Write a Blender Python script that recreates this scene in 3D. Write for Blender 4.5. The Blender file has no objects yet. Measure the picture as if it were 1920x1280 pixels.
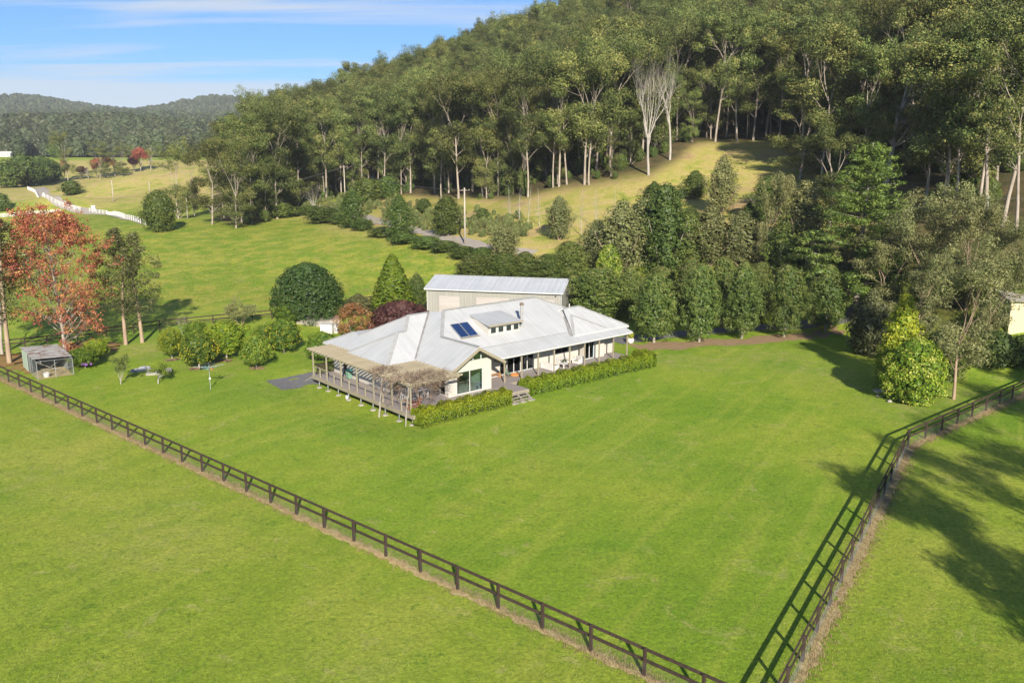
import bpy, bmesh, math, random
import numpy as np
from mathutils import Vector, Matrix

sc = bpy.context.scene
R = math.radians
PI = math.pi
col = sc.collection

# ------------------------------------------------------------------ camera, sky, sun, exposure
CAMZ, FPX, PITCH = 23.0, 1600.0, math.atan(352.3 / 1600.0)
cam = bpy.data.cameras.new('camera')
cam.lens = FPX / 1920.0 * 36.0
cam.sensor_width = 36.0
cam.clip_start, cam.clip_end = 0.5, 12000.0
camo = bpy.data.objects.new('camera', cam)
col.objects.link(camo)
camo.location = (0, 0, CAMZ)
camo.rotation_euler = (PI / 2 - PITCH, 0, 0)
sc.camera = camo

SUN_EL, SUN_AZ = R(25.0), R(180.0 - 8.9)      # azimuth from +Y towards +X: behind the camera, a little to its right
sun_dir = Vector((math.sin(SUN_AZ) * math.cos(SUN_EL), math.cos(SUN_AZ) * math.cos(SUN_EL), math.sin(SUN_EL)))

world = bpy.data.worlds.new('World')
sc.world = world
world.use_nodes = True
wn, wl = world.node_tree.nodes, world.node_tree.links
wn.clear()


def wnode(t, **k):
    n = wn.new(t)
    for a, v in k.items():
        setattr(n, a, v)
    return n


w_out = wnode('ShaderNodeOutputWorld')
w_sky = wnode('ShaderNodeTexSky', sky_type='NISHITA', sun_disc=False, sun_elevation=SUN_EL, sun_rotation=SUN_AZ)
w_sky.altitude = 50.0
w_sky.air_density = 1.0
w_sky.dust_density = 0.35
w_sky.ozone_density = 3.0
w_bg = wnode('ShaderNodeBackground')
w_bg.inputs['Strength'].default_value = 0.062
w_tint = wnode('ShaderNodeMixRGB', blend_type='MULTIPLY')
w_tint.inputs[0].default_value = 1.0
w_tint.inputs[2].default_value = (0.34, 0.65, 1.04, 1)
wl.new(w_sky.outputs[0], w_tint.inputs[1])
wl.new(w_tint.outputs[0], w_bg.inputs['Color'])
# thin streaky high cloud and a low bank of cloud on the horizon, all round the sky
w_tc = wnode('ShaderNodeTexCoord')
w_sep = wnode('ShaderNodeSeparateXYZ')
wl.new(w_tc.outputs['Generated'], w_sep.inputs[0])


def wmath(op, a, b=None, clamp=False):
    n = wnode('ShaderNodeMath', operation=op, use_clamp=clamp)
    for i, v in enumerate((a, b)):
        if v is None:
            continue
        if isinstance(v, (int, float)):
            n.inputs[i].default_value = v
        else:
            wl.new(v, n.inputs[i])
    return n.outputs[0]


zc = wmath('ADD', wmath('MAXIMUM', w_sep.outputs['Z'], 0.0), 0.07)
cx = wmath('DIVIDE', w_sep.outputs['X'], zc)
cy = wmath('DIVIDE', w_sep.outputs['Y'], zc)
w_cmb = wnode('ShaderNodeCombineXYZ')
wl.new(wmath('MULTIPLY', cx, 0.22), w_cmb.inputs[0])
wl.new(cy, w_cmb.inputs[1])
w_n1 = wnode('ShaderNodeTexNoise')
w_n1.inputs['Scale'].default_value = 1.6
w_n1.inputs['Detail'].default_value = 9.0
w_n1.inputs['Roughness'].default_value = 0.55
w_n1.inputs['Distortion'].default_value = 0.6
wl.new(w_cmb.outputs[0], w_n1.inputs['Vector'])
w_r1 = wnode('ShaderNodeMapRange')
w_r1.inputs['From Min'].default_value = 0.47
w_r1.inputs['From Max'].default_value = 0.66
w_r1.inputs['To Max'].default_value = 0.8
wl.new(w_n1.outputs['Fac'], w_r1.inputs['Value'])
# the bank: full near 3 degrees above the horizon, gone by 5.5
w_n2 = wnode('ShaderNodeTexNoise')
w_n2.inputs['Scale'].default_value = 5.0
w_n2.inputs['Detail'].default_value = 5.0
w_map = wnode('ShaderNodeMapping')
w_map.inputs['Scale'].default_value = (0.45, 0.45, 7.0)
wl.new(w_tc.outputs['Generated'], w_map.inputs['Vector'])
wl.new(w_map.outputs[0], w_n2.inputs['Vector'])
bz = wmath('ADD', w_sep.outputs['Z'], wmath('MULTIPLY', wmath('SUBTRACT', w_n2.outputs['Fac'], 0.5), 0.022))
w_r2 = wnode('ShaderNodeMapRange', interpolation_type='SMOOTHSTEP')
w_r2.inputs['From Min'].default_value = 0.070
w_r2.inputs['From Max'].default_value = 0.080
w_r2.inputs['To Min'].default_value = 0.75
w_r2.inputs['To Max'].default_value = 0.0
wl.new(bz, w_r2.inputs['Value'])
fac = wmath('MAXIMUM', w_r1.outputs[0], w_r2.outputs[0], True)
w_cl = wnode('ShaderNodeBackground')
w_cl.inputs['Color'].default_value = (0.80, 0.88, 1.0, 1)
w_cl.inputs['Strength'].default_value = 0.40
w_mix = wnode('ShaderNodeMixShader')
wl.new(fac, w_mix.inputs['Fac'])
wl.new(w_bg.outputs[0], w_mix.inputs[1])
wl.new(w_cl.outputs[0], w_mix.inputs[2])
wl.new(w_mix.outputs[0], w_out.inputs['Surface'])

sun = bpy.data.lights.new('sun', 'SUN')
sun.energy = 5.0
sun.angle = R(0.53)
sun.color = (1.0, 0.91, 0.77)
suno = bpy.data.objects.new('sun', sun)
col.objects.link(suno)
suno.location = (30, -60, 80)
suno.rotation_euler = (-sun_dir).to_track_quat('-Z', 'Y').to_euler()

vs = sc.view_settings
vs.view_transform = 'Standard'
vs.look = 'None'
vs.exposure = 1.05
vs.gamma = 1.0
vs.use_curve_mapping = False
try:
    sc.cycles.max_bounces = 6
    sc.cycles.transparent_max_bounces = 12
    sc.cycles.sample_clamp_indirect = 4.0
except Exception:
    pass

# ------------------------------------------------------------------ materials
MATS = {}


def new_mat(name):
    m = bpy.data.materials.new(name)
    m.use_nodes = True
    nt = m.node_tree
    nt.nodes.clear()
    out = nt.nodes.new('ShaderNodeOutputMaterial')
    MATS[name] = m
    return m, nt.nodes, nt.links, out


def node(ns, t, inp=None, **k):
    n = ns.new(t)
    for a, v in k.items():
        setattr(n, a, v)
    for a, v in (inp or {}).items():
        n.inputs[a].default_value = v
    return n


def c4(c):
    return (c[0], c[1], c[2], 1.0)


def ramp(ns, ls, src, stops):
    r = ns.new('ShaderNodeValToRGB')
    e = r.color_ramp.elements
    while len(e) < len(stops):
        e.new(0.5)
    for i, (p, c) in enumerate(stops):
        e[i].position = p
        e[i].color = c4(c)
    ls.new(src, r.inputs[0])
    return r.outputs[0]


def surf(name, c1, c2=None, scale=3.0, rough=0.7, spec=0.3, metal=0.0, bump=0.0, bscale=40.0, stretch=(1, 1, 1), detail=6.0, dirt=None, coat=0.0):
    """plain painted / timber / concrete surface: two tones by noise, fine bump"""
    m, ns, ls, out = new_mat(name)
    p = node(ns, 'ShaderNodeBsdfPrincipled', {'Roughness': rough, 'Metallic': metal, 'Specular IOR Level': spec, 'Coat Weight': coat})
    tc = node(ns, 'ShaderNodeTexCoord')
    mp = node(ns, 'ShaderNodeMapping', {'Scale': stretch})
    ls.new(tc.outputs['Object'], mp.inputs[0])
    n = node(ns, 'ShaderNodeTexNoise', {'Scale': scale, 'Detail': detail, 'Roughness': 0.6})
    ls.new(mp.outputs[0], n.inputs['Vector'])
    if c2 is None:
        c2 = tuple(x * 0.82 for x in c1)
    colr = ramp(ns, ls, n.outputs['Fac'], [(0.32, c1), (0.68, c2)])
    oi = node(ns, 'ShaderNodeObjectInfo')
    mr = node(ns, 'ShaderNodeMapRange', {'To Min': 0.92, 'To Max': 1.06})
    ls.new(oi.outputs['Random'], mr.inputs['Value'])
    hs = node(ns, 'ShaderNodeHueSaturation')
    ls.new(mr.outputs[0], hs.inputs['Value'])
    ls.new(colr, hs.inputs['Color'])
    ls.new(hs.outputs[0], p.inputs['Base Color'])
    if bump:
        b = node(ns, 'ShaderNodeBump', {'Strength': bump, 'Distance': 0.02})
        n2 = node(ns, 'ShaderNodeTexNoise', {'Scale': bscale, 'Detail': 4.0})
        ls.new(mp.outputs[0], n2.inputs['Vector'])
        ls.new(n2.outputs['Fac'], b.inputs['Height'])
        ls.new(b.outputs[0], p.inputs['Normal'])
    ls.new(p.outputs[0], out.inputs['Surface'])
    return m


def ribbed(name, c1, c2, axis, pitch, rough=0.45, metal=0.0, depth=0.02, rust=None, spec=0.4):
    """metal sheeting whose ribs repeat along one object axis"""
    m, ns, ls, out = new_mat(name)
    p = node(ns, 'ShaderNodeBsdfPrincipled', {'Roughness': rough, 'Metallic': metal, 'Specular IOR Level': spec})
    tc = node(ns, 'ShaderNodeTexCoord')
    n = node(ns, 'ShaderNodeTexNoise', {'Scale': 0.55, 'Detail': 7.0, 'Roughness': 0.6})
    ls.new(tc.outputs['Object'], n.inputs['Vector'])
    colr = ramp(ns, ls, n.outputs['Fac'], [(0.3, c1), (0.72, c2)])
    if rust:
        n3 = node(ns, 'ShaderNodeTexNoise', {'Scale': 1.1, 'Detail': 8.0, 'Roughness': 0.7})
        ls.new(tc.outputs['Object'], n3.inputs['Vector'])
        f = ramp(ns, ls, n3.outputs['Fac'], [(0.5, (0, 0, 0)), (0.62, (1, 1, 1))])
        mx = node(ns, 'ShaderNodeMixRGB')
        ls.new(f, mx.inputs[0])
        ls.new(colr, mx.inputs[1])
        mx.inputs[2].default_value = c4(rust)
        colr = mx.outputs[0]
    # sheet joints and faint run-off streaks
    sp0 = node(ns, 'ShaderNodeSeparateXYZ')
    ls.new(tc.outputs['Object'], sp0.inputs[0])
    dv = node(ns, 'ShaderNodeMath', operation='DIVIDE')
    dv.inputs[1].default_value = max(pitch * 4, 0.76)
    ls.new(sp0.outputs[axis], dv.inputs[0])
    fr_ = node(ns, 'ShaderNodeMath', operation='FRACT')
    ls.new(dv.outputs[0], fr_.inputs[0])
    jr = ramp(ns, ls, fr_.outputs[0], [(0.0, (0.88, 0.88, 0.88)), (0.05, (1, 1, 1))])
    mps = node(ns, 'ShaderNodeMapping', {'Scale': tuple(3.0 if a == axis else 0.12 for a in 'XYZ')})
    ls.new(tc.outputs['Object'], mps.inputs[0])
    ns3 = node(ns, 'ShaderNodeTexNoise', {'Scale': 1.0, 'Detail': 6.0, 'Roughness': 0.65})
    ls.new(mps.outputs[0], ns3.inputs['Vector'])
    jr2 = ramp(ns, ls, ns3.outputs['Fac'], [(0.35, (0.90, 0.90, 0.89)), (0.6, (1.03, 1.03, 1.03))])
    for j_ in (jr, jr2):
        mj = node(ns, 'ShaderNodeMixRGB', blend_type='MULTIPLY')
        mj.inputs[0].default_value = 1.0
        ls.new(colr, mj.inputs[1])
        ls.new(j_, mj.inputs[2])
        colr = mj.outputs[0]
    ls.new(colr, p.inputs['Base Color'])
    sp = node(ns, 'ShaderNodeSeparateXYZ')
    ls.new(tc.outputs['Object'], sp.inputs[0])
    mu = node(ns, 'ShaderNodeMath', operation='MULTIPLY')
    mu.inputs[1].default_value = 2 * PI / pitch
    ls.new(sp.outputs[axis], mu.inputs[0])
    si = node(ns, 'ShaderNodeMath', operation='SINE')
    ls.new(mu.outputs[0], si.inputs[0])
    b = node(ns, 'ShaderNodeBump', {'Strength': 0.5, 'Distance': depth})
    ls.new(si.outputs[0], b.inputs['Height'])
    ls.new(b.outputs[0], p.inputs['Normal'])
    ls.new(p.outputs[0], out.inputs['Surface'])
    return m


def leaf_mat(name, stops, trans=0.28, rough=0.5, vlo=0.78, vhi=1.18, hue=0.012, sat=1.0, gain=1.4):
    """leaf colour from the per-leaf tint, shifted a little from plant to plant"""
    m, ns, ls, out = new_mat(name)
    at = node(ns, 'ShaderNodeAttribute', attribute_name='tint')
    colr = ramp(ns, ls, at.outputs['Fac'], [(s, tuple(x * gain for x in c)) for s, c in stops])
    oi = node(ns, 'ShaderNodeObjectInfo')
    hs = node(ns, 'ShaderNodeHueSaturation', {'Saturation': sat})
    mv = node(ns, 'ShaderNodeMapRange', {'To Min': vlo, 'To Max': vhi})
    ls.new(oi.outputs['Random'], mv.inputs['Value'])
    ls.new(mv.outputs[0], hs.inputs['Value'])
    fr = node(ns, 'ShaderNodeMath', operation='FRACT')
    m7 = node(ns, 'ShaderNodeMath', operation='MULTIPLY')
    m7.inputs[1].default_value = 7.31
    ls.new(oi.outputs['Random'], m7.inputs[0])
    ls.new(m7.outputs[0], fr.inputs[0])
    mh = node(ns, 'ShaderNodeMapRange', {'To Min': 0.5 - hue, 'To Max': 0.5 + hue})
    ls.new(fr.outputs[0], mh.inputs['Value'])
    ls.new(mh.outputs[0], hs.inputs['Hue'])
    ls.new(colr, hs.inputs['Color'])
    p = node(ns, 'ShaderNodeBsdfPrincipled', {'Roughness': rough, 'Specular IOR Level': 0.25})
    t = node(ns, 'ShaderNodeBsdfTranslucent')
    mx = node(ns, 'ShaderNodeMixShader', {'Fac': trans})
    ls.new(hs.outputs[0], p.inputs['Base Color'])
    ls.new(hs.outputs[0], t.inputs['Color'])
    ls.new(p.outputs[0], mx.inputs[1])
    ls.new(t.outputs[0], mx.inputs[2])
    ls.new(mx.outputs[0], out.inputs['Surface'])
    return m


def glass_mat(name, tint=(0.75, 0.85, 0.85), rough=0.02, fac=0.55):
    """window glass: see-through with a mirror sheen that grows at grazing angles"""
    m, ns, ls, out = new_mat(name)
    tr = node(ns, 'ShaderNodeBsdfTransparent', {'Color': c4(tint)})
    gl = node(ns, 'ShaderNodeBsdfGlossy', {'Color': (0.9, 0.95, 1, 1), 'Roughness': rough})
    fr = node(ns, 'ShaderNodeFresnel', {'IOR': 1.5})
    mu = node(ns, 'ShaderNodeMath', operation='MULTIPLY_ADD', use_clamp=True)
    mu.inputs[1].default_value = 1.0
    mu.inputs[2].default_value = 0.01
    ls.new(fr.outputs[0], mu.inputs[0])
    mx = node(ns, 'ShaderNodeMixShader')
    ls.new(mu.outputs[0], mx.inputs[0])
    ls.new(tr.outputs[0], mx.inputs[1])
    ls.new(gl.outputs[0], mx.inputs[2])
    ls.new(mx.outputs[0], out.inputs['Surface'])
    return m


surf('cream_wall', (0.43, 0.41, 0.365), (0.395, 0.375, 0.33), 1.2, 0.75, bump=0.15, bscale=12)
surf('fawn_trim', (0.27, 0.24, 0.17), (0.23, 0.20, 0.145), 4.0, 0.6)
surf('white_frame', (0.48, 0.48, 0.47), (0.43, 0.43, 0.42), 4.0, 0.45)
surf('dark_frame', (0.10, 0.11, 0.12), (0.07, 0.08, 0.09), 5.0, 0.4)
surf('deck_boards', (0.29, 0.255, 0.24), (0.23, 0.20, 0.19), 2.2, 0.75, stretch=(0.3, 6, 1), bump=0.3, bscale=10)
surf('fence_timber', (0.026, 0.017, 0.013), (0.058, 0.038, 0.029), 6.0, 0.8, stretch=(1, 1, 0.25), bump=0.5, bscale=25)
surf('grey_timber', (0.30, 0.27, 0.23), (0.20, 0.18, 0.15), 5.0, 0.85, stretch=(1, 1, 0.2), bump=0.4, bscale=20)
surf('white_paint', (0.56, 0.55, 0.53), (0.50, 0.49, 0.47), 6.0, 0.55)
surf('galvanised', (0.42, 0.44, 0.45), (0.34, 0.36, 0.37), 8.0, 0.42, metal=0.6)
surf('concrete', (0.36, 0.33, 0.28), (0.22, 0.20, 0.17), 2.5, 0.9, bump=0.4, bscale=30, detail=9)
surf('bitumen', (0.10, 0.10, 0.11), (0.15, 0.145, 0.14), 3.0, 0.9, bump=0.6, bscale=60, detail=9)
surf('gravel', (0.36, 0.32, 0.27), (0.26, 0.23, 0.20), 2.0, 0.95, bump=0.7, bscale=50, detail=9)
surf('red_wood', (0.24, 0.085, 0.045), (0.15, 0.055, 0.03), 5.0, 0.55, stretch=(6, 1, 1))
surf('honey_wood', (0.42, 0.23, 0.10), (0.32, 0.17, 0.07), 5.0, 0.5, stretch=(6, 1, 1))
surf('black_enamel', (0.025, 0.027, 0.035), (0.04, 0.042, 0.05), 5.0, 0.25, spec=0.5)
surf('cushion_white', (0.56, 0.54, 0.51), (0.48, 0.46, 0.44), 3.0, 0.9, bump=0.3, bscale=18)
surf('cushion_grey', (0.36, 0.35, 0.33), (0.28, 0.27, 0.26), 3.0, 0.9, bump=0.3, bscale=18)
surf('wicker', (0.34, 0.27, 0.20), (0.22, 0.17, 0.12), 14.0, 0.8, bump=0.6, bscale=40)
surf('green_cloth', (0.16, 0.27, 0.20), (0.11, 0.20, 0.15), 4.0, 0.9)
surf('orange_cloth', (0.50, 0.22, 0.07), (0.38, 0.16, 0.05), 4.0, 0.9)
surf('teal_plastic', (0.04, 0.24, 0.26), (0.03, 0.18, 0.20), 4.0, 0.4)
surf('indoor_dark', (0.16, 0.15, 0.14), (0.12, 0.11, 0.10), 2.0, 0.8)
surf('indoor_floor', (0.30, 0.24, 0.18), (0.24, 0.19, 0.14), 2.0, 0.5, stretch=(1, 5, 1))
surf('terracotta', (0.30, 0.13, 0.07), (0.22, 0.10, 0.05), 5.0, 0.8)
surf('stone_grey', (0.34, 0.32, 0.29), (0.20, 0.19, 0.17), 1.6, 0.9, bump=0.8, bscale=9, detail=10)
surf('tarp', (0.34, 0.36, 0.39), (0.10, 0.10, 0.12), 2.5, 0.55, bump=0.6, bscale=6)
surf('pole_wood', (0.40, 0.36, 0.30), (0.28, 0.25, 0.21), 4.0, 0.85, stretch=(1, 1, 0.1), bump=0.3)
surf('porcelain', (0.45, 0.40, 0.34), (0.35, 0.31, 0.27), 4.0, 0.3)
surf('wire', (0.10, 0.10, 0.10), (0.14, 0.14, 0.14), 5.0, 0.5)
surf('wire_light', (0.20, 0.21, 0.21), (0.16, 0.17, 0.17), 5.0, 0.5)
surf('lemon', (0.46, 0.37, 0.02), (0.42, 0.31, 0.015), 8.0, 0.45)
surf('purple_flower', (0.35, 0.14, 0.50), (0.28, 0.10, 0.42), 8.0, 0.6)
surf('coop_green', (0.34, 0.42, 0.33), (0.28, 0.35, 0.28), 3.0, 0.6)
surf('blue_glass_panel', (0.004, 0.018, 0.075), (0.006, 0.03, 0.11), 3.0, 0.08, spec=0.6)
surf('red_car_paint', (0.22, 0.02, 0.02), (0.30, 0.04, 0.03), 2.0, 0.35, coat=0.3)
surf('tyre', (0.03, 0.03, 0.03), (0.05, 0.05, 0.05), 6.0, 0.9)
ribbed('roof_metal_u', (0.43, 0.44, 0.445), (0.37, 0.38, 0.385), 'X', 0.19, rough=0.42)
ribbed('roof_metal_w', (0.43, 0.44, 0.445), (0.37, 0.38, 0.385), 'Y', 0.19, rough=0.42)
surf('roof_capping', (0.33, 0.335, 0.33), (0.25, 0.25, 0.245), 2.0, 0.5)
surf('valley_dirt', (0.25, 0.245, 0.235), (0.15, 0.145, 0.14), 2.0, 0.6)
ribbed('shed_wall', (0.27, 0.265, 0.24), (0.245, 0.24, 0.215), 'X', 0.38, rough=0.5, depth=0.016)
ribbed('shed_roof', (0.42, 0.44, 0.46), (0.37, 0.39, 0.41), 'X', 0.76, rough=0.4, depth=0.012)
ribbed('roller_door', (0.37, 0.34, 0.32), (0.34, 0.31, 0.29), 'Z', 0.15, rough=0.5, depth=0.02)
ribbed('rusty_iron', (0.44, 0.43, 0.40), (0.34, 0.33, 0.31), 'X', 0.12, rough=0.6, depth=0.03, rust=(0.20, 0.09, 0.05))
ribbed('cream_iron', (0.52, 0.47, 0.30), (0.46, 0.42, 0.27), 'X', 0.30, rough=0.55, depth=0.05)
ribbed('coop_iron', (0.24, 0.25, 0.25), (0.18, 0.19, 0.19), 'X', 0.15, rough=0.6, depth=0.03)
glass_mat('glass')
surf('dark_pane', (0.02, 0.025, 0.03), (0.03, 0.035, 0.04), 3.0, 0.06, spec=0.6)
# leaves
leaf_mat('gum_leaf', [(0.0, (0.024, 0.038, 0.010)), (0.45, (0.072, 0.092, 0.023)), (0.85, (0.145, 0.155, 0.042)), (1.0, (0.170, 0.145, 0.050))], 0.18, vlo=0.55, vhi=1.38, hue=0.02, gain=1.42, rough=0.6)
leaf_mat('grey_gum_leaf', [(0.0, (0.056, 0.065, 0.022)), (0.5, (0.126, 0.132, 0.048)), (1.0, (0.195, 0.188, 0.082))], 0.25, vlo=0.8, vhi=1.2, gain=1.45)
leaf_mat('dark_gum_leaf', [(0.0, (0.036, 0.042, 0.014)), (0.5, (0.085, 0.090, 0.034)), (1.0, (0.150, 0.145, 0.064))], 0.22, gain=1.35)
leaf_mat('screen_leaf', [(0.0, (0.034, 0.056, 0.012)), (0.55, (0.082, 0.110, 0.022)), (0.9, (0.135, 0.148, 0.036)), (1.0, (0.165, 0.145, 0.058))], 0.25, vlo=0.85, vhi=1.15, gain=1.5)
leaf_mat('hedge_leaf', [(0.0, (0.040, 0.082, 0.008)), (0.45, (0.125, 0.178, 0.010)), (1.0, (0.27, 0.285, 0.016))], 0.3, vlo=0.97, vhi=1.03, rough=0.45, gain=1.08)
leaf_mat('golden_leaf', [(0.0, (0.10, 0.16, 0.012)), (0.4, (0.27, 0.33, 0.02)), (1.0, (0.52, 0.50, 0.05))], 0.3, vlo=0.97, vhi=1.05, gain=1.0)
leaf_mat('variegated_leaf', [(0.0, (0.07, 0.13, 0.012)), (0.35, (0.20, 0.29, 0.02)), (0.7, (0.40, 0.43, 0.05)), (1.0, (0.60, 0.56, 0.16))], 0.3, vlo=0.97, vhi=1.05, gain=1.0)
leaf_mat('citrus_leaf', [(0.0, (0.030, 0.062, 0.008)), (0.5, (0.090, 0.140, 0.014)), (1.0, (0.19, 0.225, 0.024))], 0.28, vlo=0.85, vhi=1.15, gain=1.35)
leaf_mat('lime_leaf', [(0.0, (0.05, 0.09, 0.008)), (0.5, (0.16, 0.20, 0.014)), (1.0, (0.28, 0.29, 0.024))], 0.3, gain=1.3)
leaf_mat('round_leaf', [(0.0, (0.020, 0.044, 0.010)), (0.6, (0.052, 0.092, 0.020)), (0.96, (0.090, 0.135, 0.030)), (1.0, (0.16, 0.07, 0.03))], 0.2, gain=1.35)
leaf_mat('conifer_leaf', [(0.0, (0.036, 0.066, 0.006)), (0.5, (0.105, 0.145, 0.010)), (1.0, (0.20, 0.215, 0.016))], 0.2, vlo=0.95, vhi=1.08, gain=1.35)
leaf_mat('pine_leaf', [(0.0, (0.026, 0.048, 0.010)), (0.5, (0.078, 0.112, 0.020)), (1.0, (0.135, 0.165, 0.034))], 0.22, vlo=0.95, vhi=1.08, gain=1.55)
leaf_mat('red_leaf', [(0.0, (0.24, 0.065, 0.050)), (0.35, (0.37, 0.110, 0.075)), (0.75, (0.46, 0.175, 0.085)), (1.0, (0.52, 0.29, 0.09))], 0.35, vlo=0.95, vhi=1.05, gain=0.95)
leaf_mat('rust_leaf', [(0.0, (0.16, 0.075, 0.028)), (0.5, (0.33, 0.17, 0.06)), (1.0, (0.44, 0.27, 0.12))], 0.3, vlo=0.9, vhi=1.1, gain=1.0)
leaf_mat('plum_leaf', [(0.0, (0.035, 0.014, 0.014)), (0.6, (0.085, 0.034, 0.030)), (1.0, (0.15, 0.075, 0.055))], 0.25, vlo=0.9, vhi=1.1)
leaf_mat('yellow_leaf', [(0.0, (0.18, 0.15, 0.02)), (0.6, (0.40, 0.30, 0.03)), (1.0, (0.50, 0.26, 0.04))], 0.35, vlo=0.9, vhi=1.1, gain=1.0)
leaf_mat('scrub_leaf', [(0.0, (0.034, 0.056, 0.012)), (0.55, (0.078, 0.108, 0.022)), (1.0, (0.150, 0.160, 0.036))], 0.22, vlo=0.75, vhi=1.25, gain=1.4)
leaf_mat('bracken_leaf', [(0.0, (0.05, 0.075, 0.02)), (0.5, (0.14, 0.155, 0.05)), (1.0, (0.30, 0.24, 0.11))], 0.22, vlo=0.75, vhi=1.25)
leaf_mat('far_leaf', [(0.0, (0.030, 0.040, 0.018)), (0.6, (0.060, 0.072, 0.030)), (1.0, (0.095, 0.100, 0.045))], 0.15, vlo=0.65, vhi=1.3, hue=0.02)
leaf_mat('pink_blade', [(0.0, (0.20, 0.07, 0.09)), (1.0, (0.34, 0.17, 0.17))], 0.2, gain=1.0)
leaf_mat('grass_blade', [(0.0, (0.060, 0.105, 0.014)), (0.6, (0.115, 0.165, 0.022)), (1.0, (0.22, 0.215, 0.055))], 0.3, vlo=0.9, vhi=1.1)
leaf_mat('meadow_blade', [(0.0, (0.10, 0.15, 0.016)), (0.6, (0.17, 0.19, 0.03)), (1.0, (0.24, 0.22, 0.06))], 0.3, vlo=0.9, vhi=1.1)
leaf_mat('straw_blade', [(0.0, (0.20, 0.14, 0.065)), (0.6, (0.33, 0.25, 0.13)), (1.0, (0.44, 0.36, 0.20))], 0.2, vlo=0.9, vhi=1.1, gain=1.0)
# bark
surf('bark_pale', (0.36, 0.31, 0.255), (0.19, 0.155, 0.125), 1.6, 0.85, stretch=(1, 1, 0.35), bump=0.3, bscale=6)
surf('bark_grey', (0.32, 0.285, 0.24), (0.18, 0.155, 0.13), 2.0, 0.9, stretch=(1, 1, 0.3), bump=0.4, bscale=8)
surf('bark_brown', (0.20, 0.15, 0.11), (0.12, 0.09, 0.065), 2.0, 0.9, stretch=(1, 1, 0.3), bump=0.4, bscale=8)
surf('bark_tan', (0.33, 0.245, 0.17), (0.20, 0.145, 0.10), 2.0, 0.85, stretch=(1, 1, 0.3), bump=0.3, bscale=8)
surf('bark_white', (0.38, 0.355, 0.315), (0.22, 0.20, 0.175), 2.0, 0.85, stretch=(1, 1, 0.3), bump=0.3, bscale=8)
surf('twig_brown', (0.26, 0.19, 0.14), (0.17, 0.12, 0.09), 6.0, 0.9)

# ------------------------------------------------------------------ object helpers


def link(o, parent=None):
    col.objects.link(o)
    if parent is not None:
        o.parent = parent
    return o


def tag(o, label=None, cat=None, group=None, kind=None):
    if label:
        o['label'] = label
    if cat:
        o['category'] = cat
    if group:
        o['group'] = group
    if kind:
        o['kind'] = kind
    return o


def empty(name, loc=(0, 0, 0), rz=0.0, label=None, cat=None, group=None, kind=None):
    o = bpy.data.objects.new(name, None)
    o.empty_display_size = 0.3
    o.location = loc
    o.rotation_euler = (0, 0, rz)
    link(o)
    return tag(o, label, cat, group, kind)


def obj(name, me, parent=None, loc=None, rot=None, scale=None):
    o = bpy.data.objects.new(name, me)
    link(o, parent)
    if loc is not None:
        o.location = loc
    if rot is not None:
        o.rotation_euler = rot
    if scale is not None:
        o.scale = scale
    return o


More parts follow.
